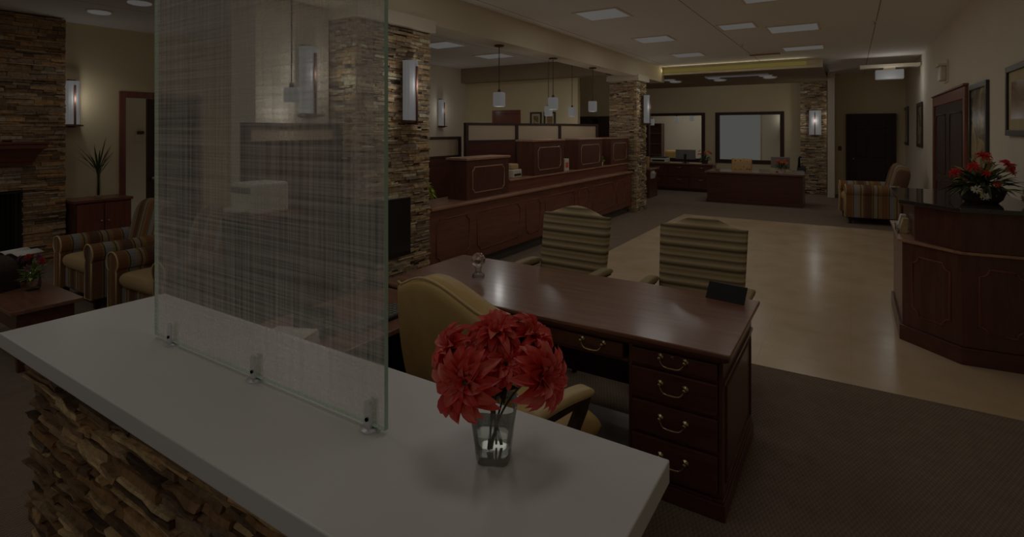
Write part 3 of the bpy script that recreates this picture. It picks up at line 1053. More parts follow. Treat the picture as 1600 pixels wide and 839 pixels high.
def leaf(mb, base, d, L, W, up=(0, 0, 1), droop=0.4, fold=0.25, nu=2, nv=6):
    d = Vector(d).normalized()
    s = d.cross(Vector(up))
    s = s.normalized() if s.length > 1e-4 else Vector((1, 0, 0))
    n = s.cross(d)
    def fn(u, v):
        w = W * math.sin(PI * (0.04 + 0.96 * v) ** 0.8) if v < 1 else 0.0
        q = (u - .5) * 2
        return Vector(base) + d * (L * v) + s * (q * w * .5) + n * (abs(q) * w * fold) - Vector((0, 0, 1)) * (droop * L * v * v)
    mb.grid(fn, nu, nv)
# head centre offsets from the vase base: right (camera right), toward camera, up
cr, cd = Vector((0.844, 0.536, 0)), Vector((0.536, -0.844, 0))
heads = [(-0.054, 0.055, 0.186, 0.080, 'large red dahlia at the front left of the bouquet'),
         (0.096, 0.045, 0.194, 0.074, 'large red dahlia at the front right of the bouquet'),
         (0.004, -0.005, 0.262, 0.062, 'red dahlia at the top middle of the bouquet with a raised tip'),
         (-0.090, -0.01, 0.228, 0.062, 'red dahlia at the upper left of the bouquet'),
         (0.080, -0.03, 0.245, 0.062, 'red dahlia at the upper right of the bouquet'),
         (0.024, 0.03, 0.212, 0.052, 'smaller red dahlia in the middle between the two large ones'),
         (-0.02, -0.075, 0.225, 0.06, 'red dahlia at the back of the bouquet facing the desk')]
for i, (dx, dyc, dz, rad, lb) in enumerate(heads):
    p = Vector((VX, VY, VZ)) + cr * dx + cd * dyc + Vector((0, 0, dz))
    t = thing('dahlia', lb, 'flower', (VX, VY, VZ), 0, 'red dahlias in the glass vase')
    loc = p - Vector((VX, VY, VZ))
    nrm = cr * (dx * 2.0) + cd * (dyc * 2.2 + 0.10) + Vector((0, 0, 0.06 + 1.6 * max(0, dz - 0.19)))
    dahlia_head(t, loc, nrm, rad, 40 + i, M['petal'])
    nn = nrm.normalized()
    foot = Vector((0.009 * math.sin(i * 2.0), 0.012 * math.cos(i * 2.0), 0.021)) + cr * (-dx * 0.14)
    neck = Vector((dx * 0.06, 0.008 * math.sin(i * 2.2), 0.115))
    pts = []
    c0, c1, c2, c3 = foot, neck, loc - nn * (rad * 0.55), loc + nn * 0.004
    for k in range(13):
        q = k / 12
        pts.append(c0 * (1 - q) ** 3 + c1 * 3 * q * (1 - q) ** 2 + c2 * 3 * q * q * (1 - q) + c3 * q ** 3)
    MB().tube(pts, 0.0023, 8).build('stem', M['stem'], t, smooth=True)
    cal = MB().ball(loc - nn * 0.004, rad * 0.17, 10, 6)
    cal.build('calyx', M['leaf_dark'], t, smooth=True)
    lf = MB()
    rnd = random.Random(100 + i)
    for k in range(3):
        a = rnd.uniform(0, 6.28)
        leaf(lf, pts[7 + k % 3], (math.cos(a), math.sin(a), rnd.uniform(-.2, .3)), 0.052, 0.025, droop=0.35)
    if i == 0:
        q = pts[7]
        leaf(lf, q, (-cr + cd * 0.4 + Vector((0, 0, -0.1))), 0.085, 0.034, droop=0.25)
    lf.build('leaf', M['leaf_dark'] if i else M['leaf'], t, smooth=True, fix=False)

# --- executive desk
DX0, DX1, DY0, DY1 = -2.605, -0.445, 2.485, 3.383
dk = thing('executive_desk', 'large polished mahogany desk with brass bail pulls in the lobby foreground', 'desk', ((DX0 + DX1) / 2, (DY0 + DY1) / 2, 0))
hx, hy = (DX1 - DX0) / 2, (DY1 - DY0) / 2
tp = MB()
tp.box(-hx, hx, -hy, hy, 0.738, 0.76)
tp.build('desktop', M['wood_top'], dk, 0.007, seg=3)
tm = MB()
tm.box(-hx + .008, hx - .008, -hy + .008, hy - .008, 0.722, 0.738)
tm.box(-hx + .02, hx - .02, -hy + .02, hy - .02, 0.712, 0.722)
tm.build('desktop_moulding', M['wood_x'], dk, 0.004)
fy = -hy + 0.045                      # front plane of the drawers
def drawer(x0, x1, z0, z1, name, pulls, key=False):
    d = box(name, M['wood_x'], x0, x1, fy - 0.018, fy + 0.30, z0, z1, dk, 0.005)
    for px in pulls:
        zc = (z0 + z1) / 2
        h = MB()
        for s in (-1, 1):
            q = MB()
            q.lathe([(0.017, 0), (0.016, 0.004), (0.007, 0.007), (0.006, 0.018), (0.009, 0.021), (0.009, 0.026), (0.004, 0.029)], seg=16)
            q.move(Matrix.Translation((px + s * 0.058, fy - 0.018, zc + 0.018)) @ Matrix.Rotation(PI / 2, 4, 'X'))
            me = bpy.data.meshes.new('x')
            q.bm.to_mesh(me)
            h.bm.from_mesh(me)
            q.bm.free()
            bpy.data.meshes.remove(me)
        pts = [(px + 0.058 * a, fy - 0.038 - 0.006 * (1 - abs(a) ** 4), zc + 0.018 - 0.036 * (1 - abs(a) ** 5)) for a in (-1, -.97, -.9, -.8, -.6, -.3, 0, .3, .6, .8, .9, .97, 1)]
        h.tube(pts, [0.003, .003, .003, .0032, .004, .005, .0055, .005, .004, .0032, .003, .003, .003], 8)
        h.build('bail_pull', M['brass'], d, smooth=True)
    if key:
        q = MB().lathe([(0.008, 0), (0.008, 0.003), (0.004, 0.004)], seg=12)
        q.move(Matrix.Translation(((x0 + x1) / 2, fy - 0.018, z1 - 0.012)) @ Matrix.Rotation(PI / 2, 4, 'X'))
        q.build('keyhole', M['brass'], d, smooth=False)
    return d
cx = (DX0 + DX1) / 2
for s, (a, b_) in ((1, (-0.925 - cx, -0.485 - cx)), (-1, (-2.565 - cx, -2.125 - cx))):
    pd = MB()
    pd.box(a, a + .02, fy, hy - .05, 0.09, 0.712)
    pd.box(b_ - .02, b_, fy, hy - .05, 0.09, 0.712)
    pd.box(a + .02, b_ - .02, hy - .07, hy - .05, 0.09, 0.712)
    pd.box(a + .02, b_ - .02, fy + .31, fy + .33, 0.09, 0.712)
    for z in (0.09, 0.283, 0.447, 0.607, 0.698):
        pd.box(a + .02, b_ - .02, fy - 0.004, fy + .31, z - .001 if z > .1 else .09, z + .014)
    pd.build('pedestal', M['wood_z'], dk, 0.003)
    pl = MB()
    pl.box(a - .012, b_ + .012, fy - .02, hy - .04, 0, 0.075)
    pl.box(a - .006, b_ + .006, fy - .012, hy - .046, 0.075, 0.09)
    pl.build('plinth', M['wood_x'], dk, 0.005)
    sp = MB()
    X = b_ if s > 0 else a
    for z0, z1, y0, y1 in ((0.14, 0.575, fy + 0.06, hy - .11),):
        sp.tube([(X, y0, z0), (X, y1, z0), (X, y1, z1), (X, y0, z1)], 0.009, 6, True)
    sp.box(X - .004, X + .008, fy, hy - .05, 0.60, 0.618)
    sp.build('side_moulding', M['wood_z'], dk)
    m = (a + b_) / 2
    drawer(a + .022, b_ - .022, 0.622, 0.696, 'drawer', (m,), True)
    drawer(a + .022, b_ - .022, 0.462, 0.604, 'drawer', (m,))
    drawer(a + .022, b_ - .022, 0.298, 0.445, 'drawer', (m,))
    drawer(a + .022, b_ - .022, 0.105, 0.281, 'drawer', (m,))
ap = MB()
ap.box(-2.125 - cx, -0.925 - cx, fy + .29, fy + .31, 0.622, 0.712)
ap.box(-2.125 - cx, -0.925 - cx, fy - .004, fy + .29, 0.698, 0.712)
ap.box(-2.125 - cx, -0.925 - cx, fy - .004, fy + .29, 0.607, 0.621)
ap.build('apron', M['wood_x'], dk, 0.003)
drawer(-2.10 - cx, -0.95 - cx, 0.623, 0.697, 'centre_drawer', (-1.11 - cx, -1.94 - cx), True)
md = MB()
md.box(-2.125 - cx, -0.925 - cx, hy - .15, hy - .13, 0.15, 0.712)
md.build('modesty_panel', M['wood_x'], dk)
# things on the desk
cg = thing('crystal_globe', 'small crystal ball on a clear base standing on the polished desk', 'ornament', (-2.13, 2.93, 0.76))
MB().ball((0, 0, 0.112), 0.048, 24, 16).build('ball', M['crystal'], cg, smooth=True)
MB().lathe([(0.042, 0), (0.042, 0.012), (0.02, 0.03), (0.018, 0.05), (0.026, 0.066)], seg=24).build('stand', M['vase'], cg, smooth=False)
np_ = thing('desk_plaque', 'black leaning desk plaque at the far right corner of the polished desk', 'plaque', (-0.62, 3.26, 0.76), -0.17)
MB().hexa([(-.11, 0.0, 0.0), (.11, 0.0, 0.0), (.11, 0.012, 0.0), (-.11, 0.012, 0.0), (-.11, 0.06, 0.085), (.11, 0.06, 0.085), (.11, 0.072, 0.085), (-.11, 0.072, 0.085)]).build('plaque', M['black'], np_, 0.002)
MB().hexa([(-.08, 0.10, 0.0), (.08, 0.10, 0.0), (.08, 0.108, 0.0), (-.08, 0.108, 0.0), (-.08, 0.056, 0.06), (.08, 0.056, 0.06), (.08, 0.064, 0.06), (-.08, 0.064, 0.06)]).build('rear_strut', M['black'], np_)

# --- return wing of the desk behind the counter
rt = thing('desk_return', 'lower mahogany return table joined to the left end of the desk', 'desk', (-2.28, 1.95, 0))
box('return_top', M['wood_top'], -0.33, 0.33, -0.60, 0.52, 0.712, 0.74, rt, 0.006, seg=3)
f = MB()
f.box(-0.31, -0.29, -0.57, 0.50, 0, 0.712)
f.box(-0.29, 0.29, -0.57, -0.55, 0, 0.712)
f.box(-0.29, 0.29, 0.48, 0.50, 0, 0.712)
f.build('return_panels', M['wood_dark'], rt, 0.003)
mo = thing('monitor', 'black flat monitor at the left end of the desk before the stone column', 'monitor', (-2.60, 2.36, 0.74), 0.0)
mb = MB().box(-0.02, 0.012, -0.26, 0.405, 0.145, 0.545)
mb.build('monitor_case', M['black'], mo, 0.006)
box('screen', M['screen'], 0.0125, 0.0135, -0.245, 0.39, 0.175, 0.53, mo)
f = MB()
f.lathe([(0.10, 0), (0.10, 0.008), (0.03, 0.014)], (-0.03, 0.07, 0), 24)
f.box(-0.05, -0.02, 0.04, 0.10, 0.012, 0.3)
f.build('monitor_stand', M['black'], mo)
kb = thing('keyboard', 'dark keyboard lying on the return table beside the desk chair', 'keyboard', (-2.13, 2.02, 0.74), 0.0)
box('keyboard_base', M['black'], -0.075, 0.075, -0.20, 0.20, 0.0, 0.018, kb, 0.005)
ky = MB()
for i in range(5):
    for j in range(14):
        x, y = -0.055 + i * 0.0275, -0.182 + j * 0.028
        ky.taper((x, y), (0.011, 0.011), (0.009, 0.009), 0.018, 0.026)
st_ = ky.build('keys', M['grey_plastic'], kb)
ph = thing('desk_phone', 'dark desk telephone on the return table dimly seen through the patterned glass', 'telephone', (-2.28, 1.74, 0.74), 0.9)
MB().hexa([(-.10, -.11, 0), (.10, -.11, 0), (.10, .11, 0), (-.10, .11, 0), (-.10, -.11, .025), (.10, -.11, .025), (.10, .11, .085), (-.10, .11, .085)]).build('phone_base', M['black'], ph, 0.006)
hs = MB()
hs.tube([(-.07, -.09, .06), (-.072, -.06, .082), (-.072, 0, .098), (-.072, .06, .118), (-.07, .1, .115)], [0.024, .016, .014, .016, .026], 10)
hs.build('handset', M['black'], ph, smooth=True)
kp = MB()
for i in range(3):
    for j in range(4):
        x, y = 0.005 + i * .026, -.08 + j * .024
        z = .025 + (y + .11) / .22 * .06
        kp.taper((x, y), (.009, .008), (.008, .007), z - .004, z + .005)
kp.build('keypad', M['grey_plastic'], ph)
pp = thing('paper_stack', 'pale paper stack at the counter edge glimpsed through the patterned glass', 'paper', (-2.2, 1.48, 0.74), 0.25)
for k in range(3):
    box('sheet_block', M['paper'], -0.11, 0.11, -0.15, 0.15, k * 0.02, k * 0.02 + 0.019, pp, 0.001).rotation_euler = (0, 0, 0.04 * k)
ms = thing('computer_mouse', 'black computer mouse on the return table near the desk chair back', 'mouse', (-2.12, 2.35, 0.74), 0.3)
MB().ball((0, 0, 0.012), (0.032, 0.055, 0.022), 16, 10).build('mouse_shell', M['black'], ms, smooth=True)
MB().lathe([(0.006, 0), (0.006, 0.004)], (0, 0.03, 0.028), 10).build('scroll_wheel', M['grey_plastic'], ms)

# --- leather desk chair
dc = thing('desk_chair', 'tan leather high back desk chair with wooden arms between counter and desk', 'chair', (-1.30, 1.98, 0), -math.radians(15))
def back_fn(u, v):
    s = 2 * u - 1
    w = 0.30 + 0.035 * math.sin(v * 2.2) - 0.03 * (1 - v) ** 2
    top = 1.075 + 0.085 * math.cos(min(1, abs(s) * 1.15) * PI / 2) ** 1.2
    z = 0.42 + (top - 0.42) * v
    y = -0.245 - 0.10 * (z - 0.42) / 0.7 - 0.02 * math.sin(v * PI) + 0.045 * s * s
    return (s * w, y, z), (0, -0.99, -0.14)
b = MB().pad(back_fn, 0.058, 26, 20, 24, 0.16).build('backrest', M['leather'], dc, smooth=True)
pts = [Vector(back_fn(u, v)[0]) + Vector((0, -0.042, 0)) for u, v in [(0.0, i / 12) for i in range(13)] + [(i / 16, 1.0) for i in range(1, 16)] + [(1.0, 1 - i / 12) for i in range(13)]]
MB().tube(pts, 0.0055, 8).build('piping', M['leather_light'], b, smooth=True)
def seat_fn(u, v):
    return ((2 * u - 1) * (0.27 + 0.03 * v), -0.23 + 0.54 * v, 0.445 + 0.02 * math.sin(u * PI)), (0, 0, 1)
MB().pad(seat_fn, 0.065, 16, 16, 10, 0.33).build('seat', M['leather'], dc, smooth=True)
for s in (-1, 1):
    def arm_fn(u, v, s=s):
        return (s * (0.325 + (2 * u - 1) * 0.035), -0.16 + 0.35 * v, 0.655 + 0.012 * math.sin(v * PI)), (0, 0, 1)
    a = MB().pad(arm_fn, 0.022, 8, 12, 8, 0.35).build('arm', M['leather_light'], dc, smooth=True)
    w_ = MB()
    path = [(0.16, 0.635), (0.135, 0.58), (0.09, 0.52), (0.085, 0.46), (0.13, 0.405), (0.11, 0.37)]
    def strip(path, wd=0.03):
        L_, R_ = [], []
        for i, (y, z) in enumerate(path):
            L_.append((y - wd, z))
            R_.append((y + wd, z))
        return L_ + R_[::-1]
    w_.prism(strip(path), s * 0.305, s * 0.345, lambda a_, b_, h: (h, a_, b_))
    w_.prism([(-0.17, 0.60), (0.16, 0.615), (0.16, 0.635), (-0.17, 0.635)], s * 0.305, s * 0.345, lambda a_, b_, h: (h, a_, b_))
    w_.prism([(-0.24, 0.56), (-0.16, 0.60), (-0.16, 0.635), (-0.26, 0.62)], s * 0.29, s * 0.33, lambda a_, b_, h: (h, a_, b_))
    w_.build('arm_support', M['wood_dark'], a, 0.006)
bs = MB()
bs.lathe([(0.05, 0.06), (0.05, 0.10), (0.028, 0.11), (0.028, 0.33), (0.11, 0.35), (0.11, 0.375)], seg=20)
for k in range(5):
    a = 2 * PI * k / 5 + 0.3
    c_, s_ = math.cos(a), math.sin(a)
    bs.hexa([(0.03 * c_ - .025 * s_, .03 * s_ + .025 * c_, .07), (.30 * c_ - .018 * s_, .30 * s_ + .018 * c_, .055), (.30 * c_ + .018 * s_, .30 * s_ - .018 * c_, .055), (0.03 * c_ + .025 * s_, .03 * s_ - .025 * c_, .07),
             (0.03 * c_ - .025 * s_, .03 * s_ + .025 * c_, .11), (.30 * c_ - .018 * s_, .30 * s_ + .018 * c_, .08), (.30 * c_ + .018 * s_, .30 * s_ - .018 * c_, .08), (0.03 * c_ + .025 * s_, .03 * s_ - .025 * c_, .11)])
bso = bs.build('swivel_base', M['wood_dark'], dc, 0.004)
for k in range(5):
    a = 2 * PI * k / 5 + 0.3
    MB().ball((0.29 * math.cos(a), 0.29 * math.sin(a), 0.0315), 0.026, 12, 8).build('caster', M['black'], bso, smooth=True)
cm = box('chair_mat', M['mat_vinyl'], -2.05, -0.96, 1.5, 3.15, 0.0, 0.005)
tag(cm, 'grey vinyl mat on the carpet under the desk chair', 'floor mat')

# --- two guest chairs
def guest_chair(label, loc, rz):
    """faces local -y"""
    t = thing('guest_chair', label, 'chair', loc, rz, 'striped guest chairs before the desk')
    def bf(u, v):
        s = 2 * u - 1
        w = 0.29 + 0.018 * v
        top = 1.045 + 0.07 * math.cos(min(1, abs(s) * 1.25) * PI / 2) ** 1.1
        z = 0.44 + (top - 0.44) * v
        return (s * w, 0.20 + 0.11 * (z - .44) / .62, z), (0, -0.98, 0.17)
    MB().pad(bf, 0.05, 18, 16, 12, 0.3).build('backrest', M['guest'], t, smooth=True)
    MB().pad(lambda u, v: (((2 * u - 1) * 0.285, -0.28 + 0.52 * v, 0.425), (0, 0, 1)), 0.06, 14, 14, 12, 0.3).build('seat', M['guest_plain'], t, smooth=True)
    for s in (-1, 1):
        a = MB().pad(lambda u, v, s=s: ((s * 0.33 + (2 * u - 1) * 0.036, -0.20 + 0.42 * v, 0.645 + 0.01 * math.sin(v * PI)), (0, 0, 1)), 0.024, 8, 12, 8, 0.35).build('arm', M['guest_plain'], t, smooth=True)
        q = MB()
        q.taper((s * 0.33, -0.14), (0.02, 0.022), (0.02, 0.03), 0.38, 0.625, (0, 0.0))
        q.box(s * 0.33 - .02, s * 0.33 + .02, -0.2, 0.22, 0.61, 0.625)
        q.build('arm_support', M['wood_dark'], a, 0.005)
        for yy, off in ((-0.24, 0.0), (0.21, 0.05)):
            MB().taper((s * 0.27, yy + off), (0.014, 0.014), (0.022, 0.022), 0.0, 0.39, (s * 0.02, -off)).build('leg', M['wood_dark'], t, 0.003)
        MB().box(s * 0.27 - .01 + s * .04, s * 0.27 + .01 + s * .04, -0.22, 0.22, 0.36, 0.40).build('seat_rail', M['wood_dark'], t, 0.003)
    return t
guest_chair('olive striped guest chair on the left, before the teller counter', (-1.95, 3.76, 0), -0.04)
guest_chair('olive striped guest chair on the right, behind the black plaque', (-0.91, 3.74, 0), 0.02)

# ================================================================== RECEPTION COUNTER AT RIGHT
rc = thing('service_counter', 'tall angled mahogany counter with black granite top by the right wall', 'counter', (0.76, 5.8, 0))
def ofs(poly):
    return [(x - 0.76, y - 5.8) for x, y in poly]
low = ofs([(0.36, 5.52), (0.70, 5.17), (1.165, 5.21), (1.165, 6.60), (0.36, 6.60)])
up = ofs([(0.44, 5.50), (0.70, 5.17), (1.165, 5.21), (1.165, 6.60), (0.44, 6.60)])
base = ofs([(0.34, 5.515), (0.69, 5.15), (1.165, 5.19), (1.165, 6.60), (0.34, 6.60)])
MB().prism(low, 0.13, 0.82).build('lower_body', M['wood_z'], rc, 0.004)
MB().prism(base, 0.0, 0.13).build('plinth', M['wood_x'], rc, 0.006)
MB().prism(up, 0.84, 1.135).build('upper_body', M['wood_z'], rc, 0.004)
MB().prism(ofs([(0.33, 5.515), (0.692, 5.155), (1.165, 5.195), (1.165, 6.60), (0.33, 6.60)]), 0.82, 0.84).build('writing_ledge', M['wood_edge'], rc, 0.004)
MB().prism(ofs([(0.335, 5.50), (0.685, 5.13), (1.17, 5.17), (1.17, 6.62), (0.335, 6.62)]), 1.135, 1.17).build('granite_top', M['granite'], rc, 0.005)
mo_ = MB()
def face_panel(mb, p0, p1, z0, z1, inset, r=0.05, th=0.009, out=0.0):
    a, b_ = Vector((p0[0], p0[1], 0)), Vector((p1[0], p1[1], 0))
    u = (b_ - a)
    W = u.length
    u.normalize()
    n = u.cross(Vector((0, 0, 1)))
    mb.tube(notched(a + u * inset + n * out + Vector((0, 0, z0)), u, (0, 0, 1), W - 2 * inset, z1 - z0, r), th, 6, True)
face_panel(mo_, low[0], low[1], 0.24, 0.72, 0.09, 0.055)
face_panel(mo_, low[1], low[2], 0.24, 0.72, 0.10, 0.055)
mo_.build('panel_moulding', M['wood_trim'], rc, smooth=True)
# things on the ledge
for y, lb, m, cat in ((5.85, 'yellow leaflet stack on the counter ledge', 'cream', 'leaflets'), (6.1, 'white leaflet stack on the counter ledge behind the yellow one', 'paper', 'leaflets')):
    t = thing('leaflet_holder', lb, cat, (0.385, y, 0.84))
    MB().hexa([(-.03, -.05, 0), (.03, -.05, 0), (.03, .05, 0), (-.03, .05, 0), (0.0, -.05, .13), (.04, -.05, .13), (.04, .05, .13), (0.0, .05, .13)]).build('leaflets', M[m], t, 0.002)
    MB().box(-.042, -.036, -.055, .055, 0, .05).box(-.042, .04, -.055, .055, -.0, .004).build('holder', M['grey_plastic'], t)

# flower arrangement in a dark basket
fa = thing('flower_arrangement', 'wide red and cream flower arrangement in a dark basket on the granite top', 'flowers', (0.88, 5.62, 1.17))
MB().lathe([(0.10, 0), (0.13, 0.03), (0.15, 0.09), (0.155, 0.11), (0.14, 0.11)], seg=24).build('basket', M['basket'], fa)
rnd = random.Random(3)
lf, lp = MB(), MB()
for k in range(230):
    a, e = rnd.uniform(0, 6.28), rnd.uniform(-0.25, 1.25)
    d = (math.cos(a) * math.cos(e), math.sin(a) * math.cos(e), math.sin(e))
    r0 = rnd.uniform(0.02, 0.17)
    b0 = (d[0] * r0, d[1] * r0, 0.12 + max(0, d[2]) * r0)
    leaf(lf if rnd.random() < .72 else lp, b0, d, rnd.uniform(0.07, 0.17), rnd.uniform(0.018, 0.04), droop=rnd.uniform(0.1, 0.6), nv=4)
for k in range(10):
    a = 2 * PI * k / 10 + rnd.uniform(-.2, .2)
    leaf(lp if k % 2 else lf, (0.1 * math.cos(a), 0.1 * math.sin(a), 0.12), (math.cos(a), math.sin(a), rnd.uniform(-.05, .9)), rnd.uniform(0.22, 0.28), 0.022, droop=0.35)
o = lf.build('dark_leaves', M['leaf_dark'], fa, smooth=True, fix=False)
o['kind'] = 'stuff'
o = lp.build('pale_leaves', M['leaf_pale'], fa, smooth=True, fix=False)
o['kind'] = 'stuff'
crr = Vector((0.844, 0.536, 0))
cdd = Vector((0.536, -0.844, 0))
for k, (sx, sd, sz, r_, mm) in enumerate([(-0.03, .05, .37, .06, 'red_small'), (-0.15, .10, .29, .05, 'red_small'), (0.09, .12, .30, .07, 'red_small'), (0.19, .04, .25, .05, 'red_small'), (-0.25, .05, .24, .05, 'red_small'), (-0.08, .13, .24, .035, 'red_small'),
                                       (0.0, .06, .31, .045, 'cream'), (0.07, -.03, .33, .045, 'cream'), (-0.17, .15, .12, .035, 'paper'), (-0.12, .17, .07, .03, 'paper'), (0.20, .14, .09, .04, 'paper'), (0.16, .17, .05, .03, 'cream'), (-0.02, .16, .16, .03, 'orange')]):
    c = crr * sx + cdd * sd + Vector((0, 0, sz))
    dahlia_head(fa, c, crr * sx + cdd * (sd + .05) + Vector((0, 0, sz * .6)), r_, 200 + k, M[mm], ((8, 1, .1), (7, .8, .6), (5, .5, 1.1)))

# ================================================================== LEFT SEATING AREA
def armchair(label, loc, rz, group='striped rolled arm armchairs'):
    """faces local -y"""
    t = thing('armchair', label, 'armchair', loc, rz, group)
    MB().box(-0.36, 0.36, -0.37, 0.36, 0.11, 0.33).build('seat_base', M['stripe_x'], t, 0.02)
    MB().pad(lambda u, v: (((2 * u - 1) * 0.292, -0.40 + 0.64 * v, 0.395), (0, 0, 1)), 0.075, 16, 16, 12, 0.3).build('seat_cushion', M['beige'], t, smooth=True)
    prof = [(-0.075, 0.11), (0.075, 0.11), (0.075, 0.46)]
    for i in range(15):
        a = -0.9 + (PI + 1.8) * i / 14
        prof.append((0.105 * math.cos(a), 0.545 + 0.095 * math.sin(a)))
    prof.append((-0.075, 0.46))
    for s in (-1, 1):
        a = MB().prism(prof, -0.41, 0.30, lambda x, z, h, s=s: (s * 0.385 + x, h, z)).build('arm', M['stripe_y'], t, 0.012, smooth=False, seg=2, extra=[M['stripe_x']])
        for p in a.data.polygons:
            if abs(p.normal.y) > 0.9:
                p.material_index = 1
        pp_ = [(s * 0.385 + x * 0.99, -0.412, z) for x, z in prof]
        MB().tube(pp_, 0.007, 6, True).build('piping', M['leather_light'], a, smooth=True)
    def bf(u, v):
        s = 2 * u - 1
        w = 0.345 + 0.03 * math.sin(v * 2.4)
        top = 0.98 - 0.30 * (1 - math.sqrt(max(0.0, 1 - (abs(s) ** 2.6) * 0.93)))
        z = 0.30 + (top - 0.30) * v
        return (s * w, 0.25 + 0.16 * (z - .3) / .7 - .03 * (1 - s * s), z), (0, -0.975, 0.22)
    MB().pad(bf, 0.095, 20, 16, 10, 0.32).build('backrest', M['stripe_x'], t, smooth=True)
    for sx in (-1, 1):
        for y in (-0.34, 0.33):
            MB().taper((sx * 0.38, y), (0.018, 0.018), (0.03, 0.03), 0.0, 0.115).build('leg', M['wood_dark'], t, 0.003)
    return t
armchair('striped armchair with beige seat, nearest the stone fireplace', (-6.62, 2.58, 0), 0.0)
armchair('striped armchair partly behind the left edge of the patterned glass', (-5.30, 2.58, 0), 0.05)
armchair('striped armchair turned sideways near the far black door', (0.34, 12.35, 0), -PI / 2 + 0.12).scale = (1.14, 1.2, 1.14)

ct = thing('coffee_table', 'dark mahogany low table before the fireplace armchairs', 'table', (-5.62, 1.50, 0))
box('table_top', M['wood_top'], -0.62, 0.62, -0.215, 0.215, 0.43, 0.46, ct, 0.006, seg=3)
box('apron', M['wood_x'], -0.57, 0.57, -0.17, 0.17, 0.30, 0.428, ct, 0.004)
for sx in (-1, 1):
    for sy in (-1, 1):
        MB().taper((sx * 0.54, sy * 0.14), (0.022, 0.022), (0.03, 0.03), 0.0, 0.30).build('leg', M['wood_x'], ct, 0.003)
# arched wooden box and magazines on the table
ab = thing('arched_box', 'dark wooden box with rounded top and gilt rim on the low table', 'box', (-5.86, 1.40, 0.46), 0.35)
arc = [(-0.17, 0.0), (0.17, 0.0)] + [(0.17 * math.cos(PI * i / 14), 0.13 + 0.13 * math.sin(PI * i / 14)) for i in range(15)]
MB().prism(arc, -0.08, 0.08, lambda a, b_, h: (a, h, b_)).build('box_body', M['wood_dark'], ab, 0.004)
MB().tube([(x * 1.005, -0.082, z + 0.002) for x, z in arc[2:]], 0.006, 6).build('gilt_rim', M['brass'], ab, smooth=True)
mg = thing('magazine', 'open white magazine on the low table behind the arched wooden box', 'magazine', (-6.02, 1.60, 0.46), 0.3)
mgm = MB()
for s in (-1, 1):
    mgm.grid(lambda u, v, s=s: (s * 0.15 * u, -0.10 + 0.20 * v, 0.003 + 0.03 * math.sin(PI * min(1, u * 1.02)) * (1 - u * .6)), 8, 2)
mgm.move(Matrix.Translation((0, 0, 0.235)))
mgo = mgm.build('pages', M['paper'], mg, smooth=True, fix=False)
box('book_stand', M['wood_dark'], -0.13, 0.13, -0.03, 0.03, 0, 0.232, mg, 0.004)
md_ = mgo.modifiers.new('thickness', 'SOLIDIFY')
md_.thickness = 0.003
tv = thing('table_bouquet', 'glass vase of mixed greenery with purple blooms on the low table', 'flowers', (-5.58, 1.57, 0.46))
MB().lathe([(0.045, 0), (0.055, 0.03), (0.05, 0.10), (0.042, 0.15), (0.038, 0.15), (0.046, 0.10), (0.05, 0.03), (0.001, 0.012)], seg=20).build('glass_vase', M['vase'], tv, smooth=True)
rnd = random.Random(9)
lf, lp = MB(), MB()
for k in range(90):
    a, e = rnd.uniform(0, 6.28), rnd.uniform(0.2, 1.4)
    d = (math.cos(a) * math.cos(e), math.sin(a) * math.cos(e), math.sin(e))
    r0 = rnd.uniform(0, 0.08)
    leaf(lf if k % 3 else lp, (d[0] * r0, d[1] * r0, 0.08 + d[2] * r0 * 1.5), d, rnd.uniform(.05, .09), rnd.uniform(.014, .03), droop=.3, nv=4)
lf.build('leaves', M['leaf'], tv, smooth=True, fix=False)['kind'] = 'stuff'
lp.build('pale_leaves', M['lime'], tv, smooth=True, fix=False)['kind'] = 'stuff'
for k in range(9):
    a = rnd.uniform(0, 6.28)
    dahlia_head(tv, Vector((0.08 * math.cos(a), .08 * math.sin(a), rnd.uniform(.15, .27))), (math.cos(a), math.sin(a), .5), .03, 300 + k, M[('purple', 'red_small', 'purple')[k % 3]], ((7, 1, .2), (5, .6, .9)))

cb = thing('side_cabinet', 'low mahogany cabinet against the tan wall beside the fireplace', 'cabinet', (-8.96, 3.22, 0))
box('cabinet_body', M['wood_z'], -0.23, 0.23, -0.33, 0.33, 0.0, 0.76, cb, 0.004)
box('cabinet_top', M['wood_y'], -0.235, 0.255, -0.35, 0.35, 0.76, 0.80, cb, 0.008)
for s in (-1, 1):
    d = box('cabinet_door', M['wood_trim'], 0.23, 0.25, -0.315 if s < 0 else 0.005, -0.005 if s < 0 else 0.315, 0.08, 0.74, cb, 0.004)
    q = MB().lathe([(0.008, 0), (0.008, .012), (.014, .02), (.012, .028)], seg=12)
    q.move(Matrix.Translation((0.25, s * 0.04, 0.5)) @ Matrix.Rotation(PI / 2, 4, 'Y'))
    q.build('door_knob', M['brass'], d, smooth=True)
rp = thing('reed_vase', 'slim glass vase of upright green blades on the side cabinet', 'plant', (-8.86, 3.20, 0.80))
MB().lathe([(0.05, 0), (0.05, 0.02), (0.03, 0.06), (0.028, 0.34), (0.024, 0.34), (0.024, 0.07), (.001, .03)], seg=18).build('glass_vase', M['clear'], rp, smooth=True)
rnd = random.Random(12)
sm = MB()
for k in range(9):
    a = rnd.uniform(0, 6.28)
    sm.tube([(0.012 * math.cos(a), 0.012 * math.sin(a), 0.04), (0.01 * math.cos(a + 1), .01 * math.sin(a + 1), 0.3), (0.03 * math.cos(a), 0.03 * math.sin(a), 0.42)], .005, 6)
sm.build('stems', M['stem'], rp, smooth=True)
lf = MB()
